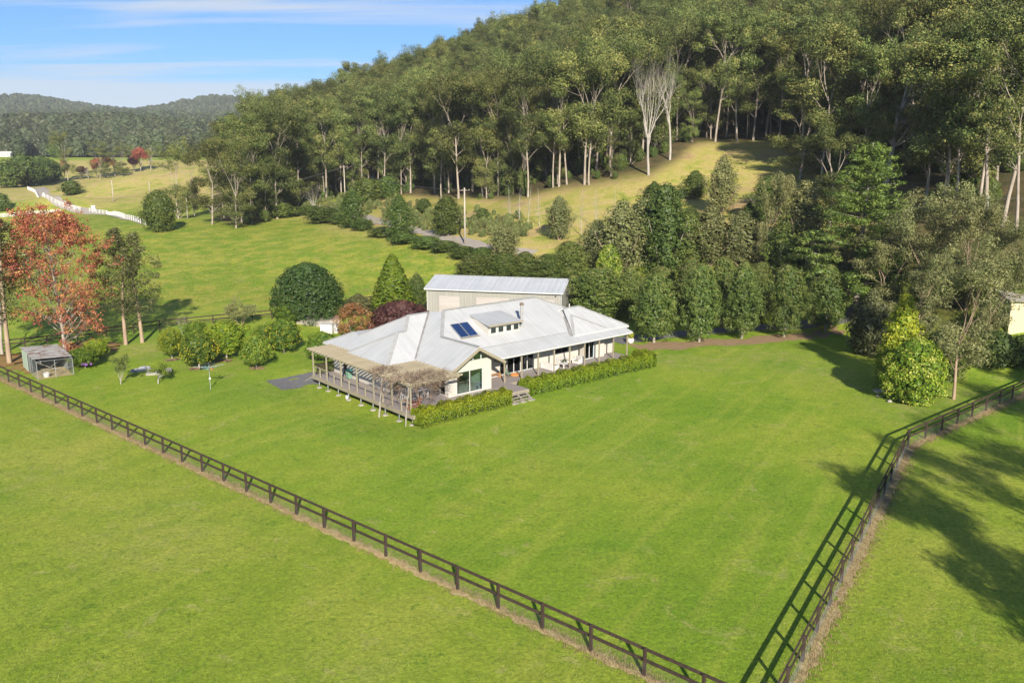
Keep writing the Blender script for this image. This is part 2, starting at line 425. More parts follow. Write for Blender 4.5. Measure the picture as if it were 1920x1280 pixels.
class MB:
    """collects boxes, prisms and tubes into one mesh"""

    def __init__(self):
        self.v, self.f = [], []

    def poly(self, pts, faces):
        b = len(self.v)
        self.v += [tuple(p) for p in pts]
        self.f += [tuple(b + i for i in f) for f in faces]
        return self

    def box(self, x0, x1, y0, y1, z0, z1):
        p = [(x0, y0, z0), (x1, y0, z0), (x1, y1, z0), (x0, y1, z0), (x0, y0, z1), (x1, y0, z1), (x1, y1, z1), (x0, y1, z1)]
        return self.poly(p, [(0, 3, 2, 1), (4, 5, 6, 7), (0, 1, 5, 4), (1, 2, 6, 5), (2, 3, 7, 6), (3, 0, 4, 7)])

    def obox(self, c, half, rz=0.0, tilt=None):
        m = Matrix.Rotation(rz, 3, 'Z')
        if tilt is not None:
            m = m @ Matrix.Rotation(tilt[1], 3, tilt[0])
        pts = []
        for sx, sy, sz in ((-1, -1, -1), (1, -1, -1), (1, 1, -1), (-1, 1, -1), (-1, -1, 1), (1, -1, 1), (1, 1, 1), (-1, 1, 1)):
            pts.append(Vector(c) + m @ Vector((sx * half[0], sy * half[1], sz * half[2])))
        return self.poly(pts, [(0, 3, 2, 1), (4, 5, 6, 7), (0, 1, 5, 4), (1, 2, 6, 5), (2, 3, 7, 6), (3, 0, 4, 7)])

    def beam(self, a, b, w, h, up=(0, 0, 1)):
        a, b = Vector(a), Vector(b)
        d = (b - a).normalized()
        s = d.cross(Vector(up))
        if s.length < 1e-4:
            s = d.cross(Vector((1, 0, 0)))
        s.normalize()
        u = s.cross(d)
        pts = []
        for p in (a, b):
            for i, j in ((-1, -1), (1, -1), (1, 1), (-1, 1)):
                pts.append(p + s * (i * w / 2) + u * (j * h / 2))
        return self.poly(pts, [(0, 1, 2, 3), (7, 6, 5, 4), (0, 4, 5, 1), (1, 5, 6, 2), (2, 6, 7, 3), (3, 7, 4, 0)])

    def slab(self, top, t):
        """polygon given by its top points, thickened straight down"""
        n = len(top)
        pts = [tuple(p) for p in top] + [(p[0], p[1], p[2] - t) for p in top]
        f = [tuple(range(n)), tuple(range(2 * n - 1, n - 1, -1))]
        for i in range(n):
            j = (i + 1) % n
            f.append((i, i + n, j + n, j))
        return self.poly(pts, f)

    def prism(self, poly2, z0, z1):
        return self.slab([(x, y, z1) for x, y in poly2], z1 - z0)

    def tube(self, pts, rads, n=8, cap=True):
        pts = [Vector(p) for p in pts]
        if isinstance(rads, (int, float)):
            rads = [rads] * len(pts)
        b = len(self.v)
        k = len(pts)
        ref = None
        for i, p in enumerate(pts):
            d = (pts[min(i + 1, k - 1)] - pts[max(i - 1, 0)]).normalized()
            if ref is None:
                ref = d.cross(Vector((0.31, 0.52, 0.8)))
                if ref.length < 1e-3:
                    ref = d.cross(Vector((1, 0, 0)))
            s = (ref - d * ref.dot(d)).normalized()
            ref = s
            u = d.cross(s)
            for j in range(n):
                a = 2 * PI * j / n
                self.v.append(tuple(p + s * (math.cos(a) * rads[i]) + u * (math.sin(a) * rads[i])))
        for i in range(k - 1):
            for j in range(n):
                j2 = (j + 1) % n
                self.f.append((b + i * n + j, b + i * n + j2, b + (i + 1) * n + j2, b + (i + 1) * n + j))
        if cap:
            self.f.append(tuple(b + j for j in range(n - 1, -1, -1)))
            self.f.append(tuple(b + (k - 1) * n + j for j in range(n)))
        return self

    def lathe(self, prof, n=16, c=(0, 0, 0)):
        b = len(self.v)
        for r, z in prof:
            for j in range(n):
                a = 2 * PI * j / n
                self.v.append((c[0] + r * math.cos(a), c[1] + r * math.sin(a), c[2] + z))
        for i in range(len(prof) - 1):
            for j in range(n):
                j2 = (j + 1) % n
                self.f.append((b + i * n + j, b + i * n + j2, b + (i + 1) * n + j2, b + (i + 1) * n + j))
        self.f.append(tuple(b + j for j in range(n - 1, -1, -1)))
        self.f.append(tuple(b + (len(prof) - 1) * n + j for j in range(n)))
        return self

    def mesh(self, name, mat, bevel=0.0, smooth=False):
        me = bpy.data.meshes.new(name)
        me.from_pydata(self.v, [], self.f)
        if bevel:
            bm = bmesh.new()
            bm.from_mesh(me)
            bmesh.ops.bevel(bm, geom=list(bm.edges), offset=bevel, segments=2, affect='EDGES', profile=0.6, clamp_overlap=True)
            bm.to_mesh(me)
            bm.free()
        if smooth:
            me.polygons.foreach_set('use_smooth', [True] * len(me.polygons))
        me.materials.append(MATS[mat] if isinstance(mat, str) else mat)
        return me

    def build(self, name, mat, parent=None, bevel=0.0, smooth=False, **k):
        return obj(name, self.mesh(name, mat, bevel, smooth), parent, **k)


def quads_mesh(name, V, Q, mat, tint=None, smooth=False):
    V = np.ascontiguousarray(V, dtype=np.float32)
    Q = np.ascontiguousarray(Q, dtype=np.int32)
    me = bpy.data.meshes.new(name)
    me.vertices.add(len(V))
    me.vertices.foreach_set('co', V.ravel())
    me.loops.add(Q.size)
    me.loops.foreach_set('vertex_index', Q.ravel())
    me.polygons.add(len(Q))
    me.polygons.foreach_set('loop_start', np.arange(len(Q), dtype=np.int32) * 4)
    if smooth:
        me.polygons.foreach_set('use_smooth', np.ones(len(Q), dtype=bool))
    me.update(calc_edges=True)
    if tint is not None:
        a = me.attributes.new('tint', 'FLOAT', 'FACE')
        a.data.foreach_set('value', np.ascontiguousarray(np.clip(tint, 0, 1), dtype=np.float32))
    me.materials.append(MATS[mat])
    return me

# ------------------------------------------------------------------ terrain
CP, SP = math.cos(PITCH), math.sin(PITCH)


def sight(x, y, depth):
    """surveyed point: bearing read off the photograph (1920 wide) and a distance"""
    u, v = (x - 960) / FPX, (640 - y) / FPX
    return np.array([u * depth, (CP + v * SP) * depth, CAMZ + (-SP + v * CP) * depth])


ctl = [sight(*p) for p in [
    (872, 458, 158), (910, 464, 152), (800, 436, 172), (720, 416, 196), (640, 392, 236), (560, 394, 236), (620, 372, 272), (680, 362, 288),
    (752, 363, 264), (827, 370, 240), (900, 372, 216), (960, 378, 204), (1040, 352, 200), (1100, 346, 196), (1217, 322, 190), (1262, 298, 198),
    (1300, 265, 212), (1440, 258, 222), (1490, 300, 190), (1560, 345, 165), (1665, 352, 152), (1760, 386, 136), (1850, 410, 122), (1940, 440, 108),
    (395, 421, 207), (443, 429, 200), (330, 410, 222), (300, 432, 196), (500, 416, 216), (250, 410, 252), (100, 402, 285), (10, 405, 282),
    (60, 376, 335), (55, 356, 400), (230, 332, 362), (280, 318, 400), (160, 380, 320), (40, 284, 600), (150, 300, 520), (966, 412, 176), (1090, 442, 160), (1000, 445, 158),
    (1180, 420, 160), (1300, 380, 165), (1380, 340, 178), (1250, 470, 140), (1425, 500, 128), (1600, 520, 120), (1740, 540, 105)]]
ctl += [np.array(p, float) for p in [
    (-105, 335, 13), (-100, 380, 22), (-84, 425, 33), (-24, 425, 51), (24, 425, 66), (120, 400, 102), (-100, 480, 24), (-30, 480, 50), (24, 480, 62), (120, 470, 98), (-60, 540, 44), (40, 540, 58), (200, 310, 100), (180, 215, 60), (120, 160, 31),
    (-170, 400, 14), (-160, 300, 9), (-220, 300, 5), (-120, 250, 6), (-100, 170, 2.0), (-140, 160, 1.0), (-60, 150, 1.8), (-30, 140, 1.6), (0, 130, 1.6), (30, 128, 2.0)]]
for gx in range(-140, 141, 20):
    for gy in range(-100, 121, 20):
        if gy > 95 and gx > 40:
            continue
        if gx > 60 and gy > 70:
            continue
        ctl.append(np.array([gx, gy, 0.0 if gy < 105 else 0.6]))
ctl = np.array(ctl)
_S = 100.0


def _U(r2):
    return 0.5 * r2 * np.log(r2 + 1e-9)


_n = len(ctl)
_c = ctl[:, :2] / _S
_K = _U(((_c[:, None] - _c[None]) ** 2).sum(-1)) + np.eye(_n) * 0.004
_Pm = np.hstack([np.ones((_n, 1)), _c])
_A = np.block([[_K, _Pm], [_Pm.T, np.zeros((3, 3))]])
_w = np.linalg.solve(_A, np.concatenate([ctl[:, 2], np.zeros(3)]))


def sstep(a, b, x):
    t = np.clip((x - a) / (b - a), 0, 1)
    return t * t * (3 - 2 * t)


HA = 0.8632                                   # bearing of the house's long side
HU, HW = np.array([math.sin(HA), math.cos(HA)]), np.array([-math.cos(HA), math.sin(HA)])
HO = np.array([-8.58, 71.07])                 # front left corner of the deck


def waves(x, y, k):
    return np.sin(x * k + 1.3) * np.cos(y * k * 0.8 + 0.4) + 0.5 * np.sin(x * k * 2.1 + y * k * 1.7)


def height(x, y):
    x, y = np.asarray(x, float), np.asarray(y, float)
    shp = x.shape
    xf, yf = x.ravel(), y.ravel()
    z = np.zeros(xf.size)
    r = np.hypot(xf, yf - 190)
    nw = 1 - sstep(250, 340, r)
    idx = np.where(nw > 0)[0]
    for ch in np.array_split(idx, max(1, len(idx) // 20000)):
        q = np.stack([xf[ch], yf[ch]], 1) / _S
        k = _U(((q[:, None] - _c[None]) ** 2).sum(-1))
        z[ch] = k @ _w[:_n] + _w[_n] + q @ _w[_n + 1:]
    # the house lawn and the paddocks in front are level
    flat = (1 - sstep(104, 120, yf)) * (1 - sstep(36, 60, xf - 0.0 * yf) * sstep(82, 100, yf))
    flat = np.maximum(flat, 1 - sstep(70, 84, yf))
    z = z * (1 - flat)
    z = np.where(z < 0, z * 0.2, z)
    f = 6.0 + 0 * xf
    f += 108 * np.exp(-(((xf - 195) / 190) ** 2 + ((yf - 410) / 185) ** 2))          # forest hill behind the house
    f += 42 * np.exp(-(((xf + 560) / 330) ** 2 + ((yf - 980) / 170) ** 2))           # wooded hill across the valley
    f += 8 * np.exp(-(((xf + 250) / 260) ** 2 + ((yf - 1000) / 200) ** 2))
    f += 75 * sstep(900, 1700, yf) + 62 * sstep(1600, 2700, yf)
    f += sstep(1500, 2600, yf) * (17 * waves(xf, yf, 0.0023) + 8 * waves(xf, yf, 0.0063)) + sstep(500, 1000, yf) * 3 * waves(xf, yf, 0.011)
    f += 24 * np.exp(-(((xf + 800) / 130) ** 2 + ((yf - 2500) / 320) ** 2)) - 14 * np.exp(-(((xf + 1010) / 110) ** 2 + ((yf - 2500) / 500) ** 2))
    f += 30 * np.exp(-(((xf + 1330) / 190) ** 2 + ((yf - 2480) / 300) ** 2))
    f += 0 * np.exp(-(((xf + 1270) / 420) ** 2 + ((yf - 2550) / 500) ** 2))
    f += 14 * sstep(480, 640, yf) * (1 - sstep(640, 900, yf))
    f *= sstep(-400, 250, yf)
    z = z * nw + f * (1 - nw)
    # slight fall under the left side of the house deck
    du, dw = (xf - HO[0]) * HU[0] + (yf - HO[1]) * HU[1], (xf - HO[0]) * HW[0] + (yf - HO[1]) * HW[1]
    z -= 0.48 * np.exp(-((du + 0.5) / 3.2) ** 2) * sstep(-4, 3, dw) * (1 - sstep(17, 26, dw))
    return z.reshape(shp)


def axis(lo, hi, c0, c1, step, grow):
    a = list(np.arange(c0, c1 + 0.01, step))
    s, x = step, c1
    while x < hi:
        s *= grow
        x += s
        a.append(min(x, hi))
    s, x = step, c0
    b = []
    while x > lo:
        s *= grow
        x -= s
        b.append(max(x, lo))
    return np.array(b[::-1] + a)


GX = axis(-5200, 5200, -130, 130, 2.0, 1.045)
GY = axis(-400, 6000, 20, 260, 2.0, 1.045)
MX, MY = np.meshgrid(GX, GY)
MZ = height(MX, MY)


def ground(x, y):
    """height of the ground sheet itself (bilinear in its grid)"""
    i = int(np.clip(np.searchsorted(GX, x) - 1, 0, len(GX) - 2))
    j = int(np.clip(np.searchsorted(GY, y) - 1, 0, len(GY) - 2))
    a, b = (x - GX[i]) / (GX[i + 1] - GX[i]), (y - GY[j]) / (GY[j + 1] - GY[j])
    return float(MZ[j, i] * (1 - a) * (1 - b) + MZ[j, i + 1] * a * (1 - b) + MZ[j + 1, i] * (1 - a) * b + MZ[j + 1, i + 1] * a * b)


def spot(px, py):
    """where the line of sight through a photograph point meets the ground"""
    u, v = (px - 960) / FPX, (640 - py) / FPX
    d = np.array([u, CP + v * SP, -SP + v * CP])
    t0, t = 20.0, 20.0
    while t < 3000:
        p = d * t
        if CAMZ + p[2] < ground(p[0], p[1]):
            break
        t0, t = t, t + max(1.0, t * 0.01)
    for _ in range(24):
        m = (t0 + t) / 2
        p = d * m
        if CAMZ + p[2] < ground(p[0], p[1]):
            t = m
        else:
            t0 = m
    p = d * t
    return Vector((p[0], p[1], ground(p[0], p[1]))), t


def rise(base, px, py):
    """height above base of a photograph point standing straight over it"""
    v = (640 - py) / FPX
    Y = base.y
    return CAMZ + Y * (-SP + v * CP) / (CP + v * SP) - base.z


def project_x(x, y, z):
    F = y * CP - (z - CAMZ) * SP
    return 960 + FPX * x / F if F > 0 else -9999


# masks painted on the ground: dry hillside grass, forest litter
BEDGE = [(-400, 260), (-250, 240), (300, 232), (455, 206), (500, 217), (560, 236), (620, 270), (680, 286), (752, 262), (827, 240), (900, 217), (960, 205), (1040, 200),
         (1100, 196), (1217, 190), (1262, 198), (1300, 213), (1440, 223), (1490, 190), (1560, 165), (1665, 152), (1760, 136), (1850, 122), (1940, 108), (2300, 90), (2900, 80)]
_bx = np.array([b[0] for b in BEDGE], float)
_bd = np.array([b[1] for b in BEDGE], float)


def forest_front(az):
    """distance (along Y) of the forest edge for a bearing x/y"""
    px = 960 + FPX * az / 0.99
    return np.interp(px, _bx, _bd)


az = MX / np.maximum(MY, 1.0)
ff = forest_front(az)
wood = sstep(-6, 10, MY - ff) * (MY > 60) * (az > -0.345) * (1 - sstep(480, 560, MY))
wood = np.maximum(wood, sstep(640, 720, MY + 30 * waves(MX, MY, 0.02)) * (1 - 0.85 * ((np.abs(MX + 330) < 70) & (np.abs(MY - 640) < 60))))
wood = np.maximum(wood, 0.85 * sstep(44, 52, MX - 0.12 * (MY - 90)) * sstep(92, 100, MY) * (MY < 260) * (az > 0.36))
clr = np.sin(MX * 0.008 + 1) * np.sin(MY * 0.0065 + 2)
wood = wood * np.where(MY > 1300, 1 - sstep(0.72, 0.80, clr), 1.0)
hillz = sstep(3.5, 10, MZ) * (MY > 120) * (MX > -45) * (MY < 300)
road_dry = np.exp(-((MY - (205 - 1.55 * (MX + 33))) / 22.0) ** 2) * (MX > -75) * (MX < 12) * (MY > 140) * (MY < 290) * 0.8
dry = np.clip(np.maximum(hillz, road_dry) + 0.75 * sstep(270, 320, MY) * (MX < -60) * ((MY < 600) | (MY > 1300)), 0, 1)
nv = len(GX)
V = np.stack([MX.ravel(), MY.ravel(), MZ.ravel()], 1)
ii, jj = np.meshgrid(np.arange(nv - 1), np.arange(len(GY) - 1))
b0 = (jj * nv + ii).ravel()
Q = np.stack([b0, b0 + 1, b0 + nv + 1, b0 + nv], 1)

m, ns, ls, out = new_mat('grass_ground')
geo = node(ns, 'ShaderNodeNewGeometry')
pos = geo.outputs['Position']


def gn_noise(scale, detail=5.0, rough=0.6, vec=None, dist=0.0):
    n = node(ns, 'ShaderNodeTexNoise', {'Scale': scale, 'Detail': detail, 'Roughness': rough, 'Distortion': dist})
    ls.new(vec or pos, n.inputs['Vector'])
    return n.outputs['Fac']


def gmix(f, a, b, mode='MIX'):
    mx = node(ns, 'ShaderNodeMixRGB', blend_type=mode)
    for i, v in enumerate((f, a, b)):
        if isinstance(v, (int, float)):
            mx.inputs[i].default_value = v
        elif isinstance(v, tuple):
            mx.inputs[i].default_value = c4(v)
        else:
            ls.new(v, mx.inputs[i])
    return mx.outputs[0]


def gmap(src, a, b, lo=0.0, hi=1.0):
    r = node(ns, 'ShaderNodeMapRange', {'From Min': a, 'From Max': b, 'To Min': lo, 'To Max': hi})
    ls.new(src, r.inputs['Value'])
    return r.outputs[0]


al = node(ns, 'ShaderNodeAttribute', attribute_name='lush')
n1 = gn_noise(0.05, 6, 0.62, dist=0.4)
gl = ramp(ns, ls, n1, [(0.36, (0.128, 0.222, 0.016)), (0.5, (0.172, 0.258, 0.021)), (0.64, (0.236, 0.290, 0.030))])
gp_ = ramp(ns, ls, n1, [(0.36, (0.150, 0.225, 0.018)), (0.5, (0.200, 0.265, 0.026)), (0.64, (0.260, 0.295, 0.042))])
g1 = gmix(al.outputs['Fac'], gp_, gl)
# long mowing streaks, along the line of the right-hand fence
mp0 = node(ns, 'ShaderNodeMapping', {'Rotation': (0, 0, R(31.7))})
ls.new(pos, mp0.inputs[0])
mp = node(ns, 'ShaderNodeMapping', {'Scale': (0.8, 0.035, 1)})
ls.new(mp0.outputs[0], mp.inputs[0])
st = gn_noise(1.0, 5, 0.62, mp.outputs[0])
g2 = gmix(gmap(st, 0.48, 0.66, 0, 0.42), g1, (0.285, 0.315, 0.048))
# worn yellow and bare patches
pt = gn_noise(0.13, 7, 0.66, dist=0.6)
g3 = gmix(gmap(pt, 0.53, 0.68, 0, 0.5), g2, (0.285, 0.295, 0.050))
pt2 = gn_noise(0.33, 8, 0.7, dist=1.2)
g3 = gmix(gmap(pt2, 0.58, 0.70, 0, 0.65), g3, (0.345, 0.310, 0.120))
wd_ = gn_noise(1.3, 5, 0.6, dist=0.8)
g3 = gmix(gmap(wd_, 0.60, 0.68, 0, 0.55), g3, (0.070, 0.150, 0.014))
pt3 = gn_noise(0.12, 6, 0.6, dist=0.5)
g3 = gmix(gmap(pt3, 0.53, 0.68, 0, 0.4), g3, (0.085, 0.200, 0.012))
# worn dry grass near the drive and the tree line
aw_ = node(ns, 'ShaderNodeAttribute', attribute_name='worn')
wf = node(ns, 'ShaderNodeMath', operation='MULTIPLY')
ls.new(aw_.outputs['Fac'], wf.inputs[0])
ls.new(gmap(gn_noise(0.7, 8, 0.72, dist=0.5), 0.46, 0.60, 0.1, 1.0), wf.inputs[1])
g3 = gmix(wf.outputs[0], g3, (0.330, 0.290, 0.115))
# rough meadow behind the house: straw-yellow tussocks in the green
am = node(ns, 'ShaderNodeAttribute', attribute_name='rough')
mt = gmix(gmap(gn_noise(0.26, 8, 0.70, dist=0.25), 0.44, 0.58, 0, 1), (0.120, 0.205, 0.016), (0.285, 0.285, 0.045))
mt = gmix(gmap(gn_noise(0.5, 7, 0.72, dist=0.2), 0.54, 0.66, 0, 0.65), mt, (0.28, 0.22, 0.10))
mf = node(ns, 'ShaderNodeMath', operation='MULTIPLY')
mf.inputs[1].default_value = 0.8
ls.new(am.outputs['Fac'], mf.inputs[0])
g3 = gmix(mf.outputs[0], g3, mt)
# dry hillside grass
ad = node(ns, 'ShaderNodeAttribute', attribute_name='dry')
dn = gn_noise(0.10, 8, 0.65, dist=0.5)
dc = ramp(ns, ls, gn_noise(0.16, 8, 0.66, dist=0.8), [(0.34, (0.19, 0.235, 0.035)), (0.45, (0.32, 0.30, 0.075)), (0.57, (0.39, 0.31, 0.12)), (0.68, (0.31, 0.22, 0.11))])
md = node(ns, 'ShaderNodeMath', operation='MULTIPLY_ADD', use_clamp=True)
md.inputs[1].default_value = 1.9
mo = node(ns, 'ShaderNodeMath', operation='MULTIPLY_ADD')
mo.inputs[1].default_value = 1.6
mo.inputs[2].default_value = -1.15
ls.new(dn, mo.inputs[0])
ls.new(ad.outputs['Fac'], md.inputs[0])
ls.new(mo.outputs[0], md.inputs[2])
g4 = gmix(md.outputs[0], g3, dc)
# forest litter
aw = node(ns, 'ShaderNodeAttribute', attribute_name='wood')
wc = ramp(ns, ls, gn_noise(0.2, 8, 0.65), [(0.35, (0.045, 0.048, 0.018)), (0.55, (0.095, 0.075, 0.036)), (0.75, (0.15, 0.12, 0.055))])
g5 = gmix(aw.outputs['Fac'], g4, wc)
# blade-scale mottling
fine = gn_noise(4.2, 7, 0.8)
med = gn_noise(0.85, 6, 0.72, dist=0.5)
g5 = gmix(0.9, g5, ramp(ns, ls, med, [(0.34, (0.86, 0.88, 0.86)), (0.5, (1.0, 1.0, 1.0)), (0.66, (1.13, 1.10, 1.1))]), 'MULTIPLY')
g6 = gmix(0.9, g5, ramp(ns, ls, fine, [(0.33, (0.50, 0.53, 0.5)), (0.5, (1.0, 1.0, 1.0)), (0.68, (1.48, 1.42, 1.4))]), 'MULTIPLY')
pb = node(ns, 'ShaderNodeBsdfPrincipled', {'Roughness': 0.85, 'Specular IOR Level': 0.12})
ls.new(g6, pb.inputs['Base Color'])
bh = node(ns, 'ShaderNodeMath', operation='ADD')
ls.new(gn_noise(9.0, 4, 0.7), bh.inputs[0])
ls.new(gn_noise(1.6, 4, 0.6), bh.inputs[1])
bp = node(ns, 'ShaderNodeBump', {'Strength': 0.6, 'Distance': 0.10})
ls.new(bh.outputs[0], bp.inputs['Height'])
ls.new(bp.outputs[0], pb.inputs['Normal'])
ls.new(pb.outputs[0], out.inputs['Surface'])

gme = quads_mesh('ground', V, Q, 'grass_ground', smooth=True)
nn_ = (MX - 10.4) * 0.6583 + (MY - 30.5) * 0.7527
rn_ = -((MX - 10.4) * 0.851 - (MY - 30.5) * 0.525)
lush = sstep(-1, 2, nn_) * sstep(-1, 2, np.where(MY < 65, rn_, 5.0)) * (1 - sstep(108, 118, MY))
worn = 0 * MX
for wx, wy, ws, wa in [(17.5, 95, 2.6, 0.8), (21.5, 91, 2.4, 0.6), (30, 96, 5, 0.5), (34, 88, 4, 0.45), (-24, 84, 3, 0.35), (-33, 92, 4, 0.45), (-44, 100, 5, 0.6), (37, 76, 3.5, 0.6), (44, 80, 3, 0.6), (10, 62, 3, 0.25), (-20, 97, 3.5, 0.5), (-22, 48, 4, 0.3), (-36, 58, 4.5, 0.35), (-8, 34, 3, 0.3)]:
    worn = worn + wa * np.exp(-(((MX - wx) / ws) ** 2 + ((MY - wy) / ws) ** 2))
worn = np.clip(worn, 0, 0.9)
rough = sstep(112, 132, MY) * (1 - wood) * (MY < 330)
for nm, arr in (('dry', dry), ('wood', wood), ('rough', rough), ('lush', lush), ('worn', worn)):
    a = gme.attributes.new(nm, 'FLOAT', 'POINT')
    a.data.foreach_set('value', np.ascontiguousarray(arr.ravel(), dtype=np.float32))
tag(obj('ground', gme), 'green lawn, paddocks and hillside running out to the far hills', kind='structure')

# ------------------------------------------------------------------ plants
def unit(v):
    n = np.linalg.norm(v, axis=-1, keepdims=True)
    return v / np.maximum(n, 1e-9)


def tube_arr(pts, rads, n=5):
    pts = np.asarray(pts, float)
    rads = np.asarray(rads, float)
    k = len(pts)
    d = np.gradient(pts, axis=0)
    d = unit(d)
    ref = np.cross(d[0], [0.31, 0.52, 0.80])
    if np.linalg.norm(ref) < 1e-3:
        ref = np.cross(d[0], [1.0, 0, 0])
    V = np.empty((k, n, 3))
    an = np.arange(n) * 2 * PI / n
    for i in range(k):
        s = ref - d[i] * ref.dot(d[i])
        s /= np.linalg.norm(s) + 1e-9
        ref = s
        u = np.cross(d[i], s)
        V[i] = pts[i] + rads[i] * (np.cos(an)[:, None] * s + np.sin(an)[:, None] * u)
    b = np.arange(k - 1)[:, None] * n
    j = np.arange(n)[None]
    Q = np.stack([b + j, b + (j + 1) % n, b + n + (j + 1) % n, b + n + j], -1).reshape(-1, 4)
    return V.reshape(-1, 3), Q


def join_tubes(polys, n=5):
    Vs, Qs, o = [], [], 0
    for pts, rads in polys:
        v, q = tube_arr(pts, rads, n if rads[0] > 0.05 else 4 if rads[0] > 0.02 else 3)
        Vs.append(v)
        Qs.append(q + o)
        o += len(v)
    return np.concatenate(Vs), np.concatenate(Qs)


def leaves(rng, C, N, size, tint, wide=0.5, up=0.5, hang=0.0):
    """leaf-shaped quads at C facing roughly N"""
    n = len(C)
    N = unit(N * 1.3 + rng.normal(size=(n, 3)) * 0.5 + np.array([0, 0, up]))
    D = rng.normal(size=(n, 3)) + np.array([0, 0, -hang])
    D = unit(D - N * (D * N).sum(1, keepdims=True))
    S = np.cross(N, D)
    L = (size * rng.uniform(0.65, 1.35, n))[:, None]
    b = N * L * 0.08
    V = np.stack([C - D * L * 0.5, C + S * L * wide * 0.5 + b, C + D * L * 0.5, C - S * L * wide * 0.5 + b], 1).reshape(-1, 3)
    Q = np.arange(4 * n).reshape(n, 4)
    return V, Q, tint


def clump_leaves(rng, centres, radii, per, size, flat=0.75, shell=0.55, tjit=0.22, tone=None, **k):
    Cs, Ns, Ts = [], [], []
    for i, (c, r) in enumerate(zip(centres, radii)):
        n = max(6, int(per * rng.uniform(0.8, 1.2)))
        d = unit(rng.normal(size=(n, 3)))
        rr = r * (shell + (1 - shell) * rng.uniform(0, 1, n) ** 0.6)
        P = d * rr[:, None] * np.array([1, 1, flat])
        Cs.append(np.asarray(c) + P)
        Ns.append(d)
        t = (tone[i] if tone is not None else rng.uniform(0.25, 0.7))
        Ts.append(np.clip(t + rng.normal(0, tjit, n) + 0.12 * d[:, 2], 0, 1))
    return leaves(rng, np.concatenate(Cs), np.concatenate(Ns), size, np.concatenate(Ts), **k)


def limb(rng, p, d, L, r0, r1, seg, wob, trop):
    pts, rads = [np.array(p, float)], [r0]
    d = np.array(d, float)
    d /= np.linalg.norm(d)
    for i in range(seg):
        d = d + rng.normal(size=3) * wob + np.array([0, 0, trop])
        d /= np.linalg.norm(d)
        pts.append(pts[-1] + d * L / seg)
        rads.append(r0 + (r1 - r0) * (i + 1) / seg)
    return pts, rads, d


def fork(rng, d, ang):
    d = d / np.linalg.norm(d)
    a = rng.normal(size=3)
    a = a - d * a.dot(d)
    a /= np.linalg.norm(a)
    return d * math.cos(ang) + a * math.sin(ang)


def branch_out(rng, p, d, L, r, depth, sp, polys, tips):
    seg = 4 if depth > 0 else 3
    pts, rads, de = limb(rng, p, d, L, r, r * sp.get('taper', 0.45), seg, sp.get('wob', 0.12), sp.get('trop', 0.08))
    polys.append((pts, rads))
    if depth == 0:
        tips.append((pts[-1], de, L))
        if sp.get('midtips'):
            tips.append((pts[2], de, L))
        return
    n = rng.integers(sp['kids'][0], sp['kids'][1] + 1)
    for k in range(n):
        t = 1.0 if k == 0 else rng.uniform(sp.get('from', 0.45), 1.0)
        i = min(len(pts) - 1, max(1, int(round(t * (len(pts) - 1)))))
        dd = fork(rng, de, rng.uniform(*sp['ang']) * (0.6 if k == 0 else 1.0))
        branch_out(rng, pts[i], dd, L * rng.uniform(*sp.get('ratio', (0.55, 0.8))), rads[i] * sp.get('rr', 0.62), depth - 1, sp, polys, tips)


class Proto:
    pass


def finish(name, polys, leafdata, bark, leafm, nside=6, extra=None):
    p = Proto()
    p.parts = []
    if polys:
        v, q = join_tubes(polys, nside)
        p.parts.append(('trunk', quads_mesh(name + '_trunk', v, q, bark, smooth=True)))
        allv = v
    if leafdata is not None:
        V, Q, T = leafdata
        p.parts.append(('crown', quads_mesh(name + '_crown', V, Q, leafm, T)))
        allv = V if not polys else np.concatenate([v, V])
    if extra:
        p.parts += extra
    rr = np.hypot(allv[:, 0], allv[:, 1])
    p.H = float(np.percentile(allv[:, 2], 99.7))
    p.Rad = float(np.percentile(rr, 97))
    return p


def gum(seed, H=28.0, leaf=0.42, per=72, clump=1.55, bark='bark_pale', lm='gum_leaf', bare=0.5, kids=(3, 4), spread=(0.35, 0.75), side=5, tr=0.36, depth=2, lean=0.03, flat=0.7, first=0.32, wob=0.02, low=0.55):
    rng = np.random.default_rng(seed)
    polys, tips = [], []
    d0 = np.array([rng.normal(0, lean), rng.normal(0, lean), 1.0])
    tl = H * rng.uniform(bare, bare + 0.12)
    pts, rads, de = limb(rng, (0, 0, -0.4), d0, tl, tr, tr * 0.55, 7, wob, 0.02)
    rads[0] = tr * 1.25
    polys.append((pts, rads))
    sp = dict(kids=kids, ang=spread, ratio=(0.5, 0.78), wob=0.13, trop=0.10, rr=0.6, taper=0.45, midtips=True)
    n = rng.integers(3, 5)
    for k in range(n):
        dd = fork(rng, de, rng.uniform(0.2, 0.65))
        branch_out(rng, pts[-1], dd, (H - tl) * rng.uniform(0.42, 0.56), rads[-1] * 0.75, depth, sp, polys, tips)
    for k in range(side):
        t = rng.uniform(low, 0.98)
        i = int(t * (len(pts) - 1))
        dd = fork(rng, np.array([0, 0, 1.0]), rng.uniform(0.7, 1.15))
        branch_out(rng, pts[i], dd, H * rng.uniform(0.10, 0.17), rads[i] * 0.38, 1, sp, polys, tips)
    C = [t[0] for t in tips]
    rad = [clump * rng.uniform(0.65, 1.25) for _ in tips]
    tone = [rng.uniform(0.18, 0.75) for _ in tips]
    lv = clump_leaves(rng, C, rad, per, leaf, flat=flat, shell=0.45, tone=tone, wide=0.45, up=0.25, hang=0.5)
    return finish('gum_%d' % seed, polys, lv, bark, lm)


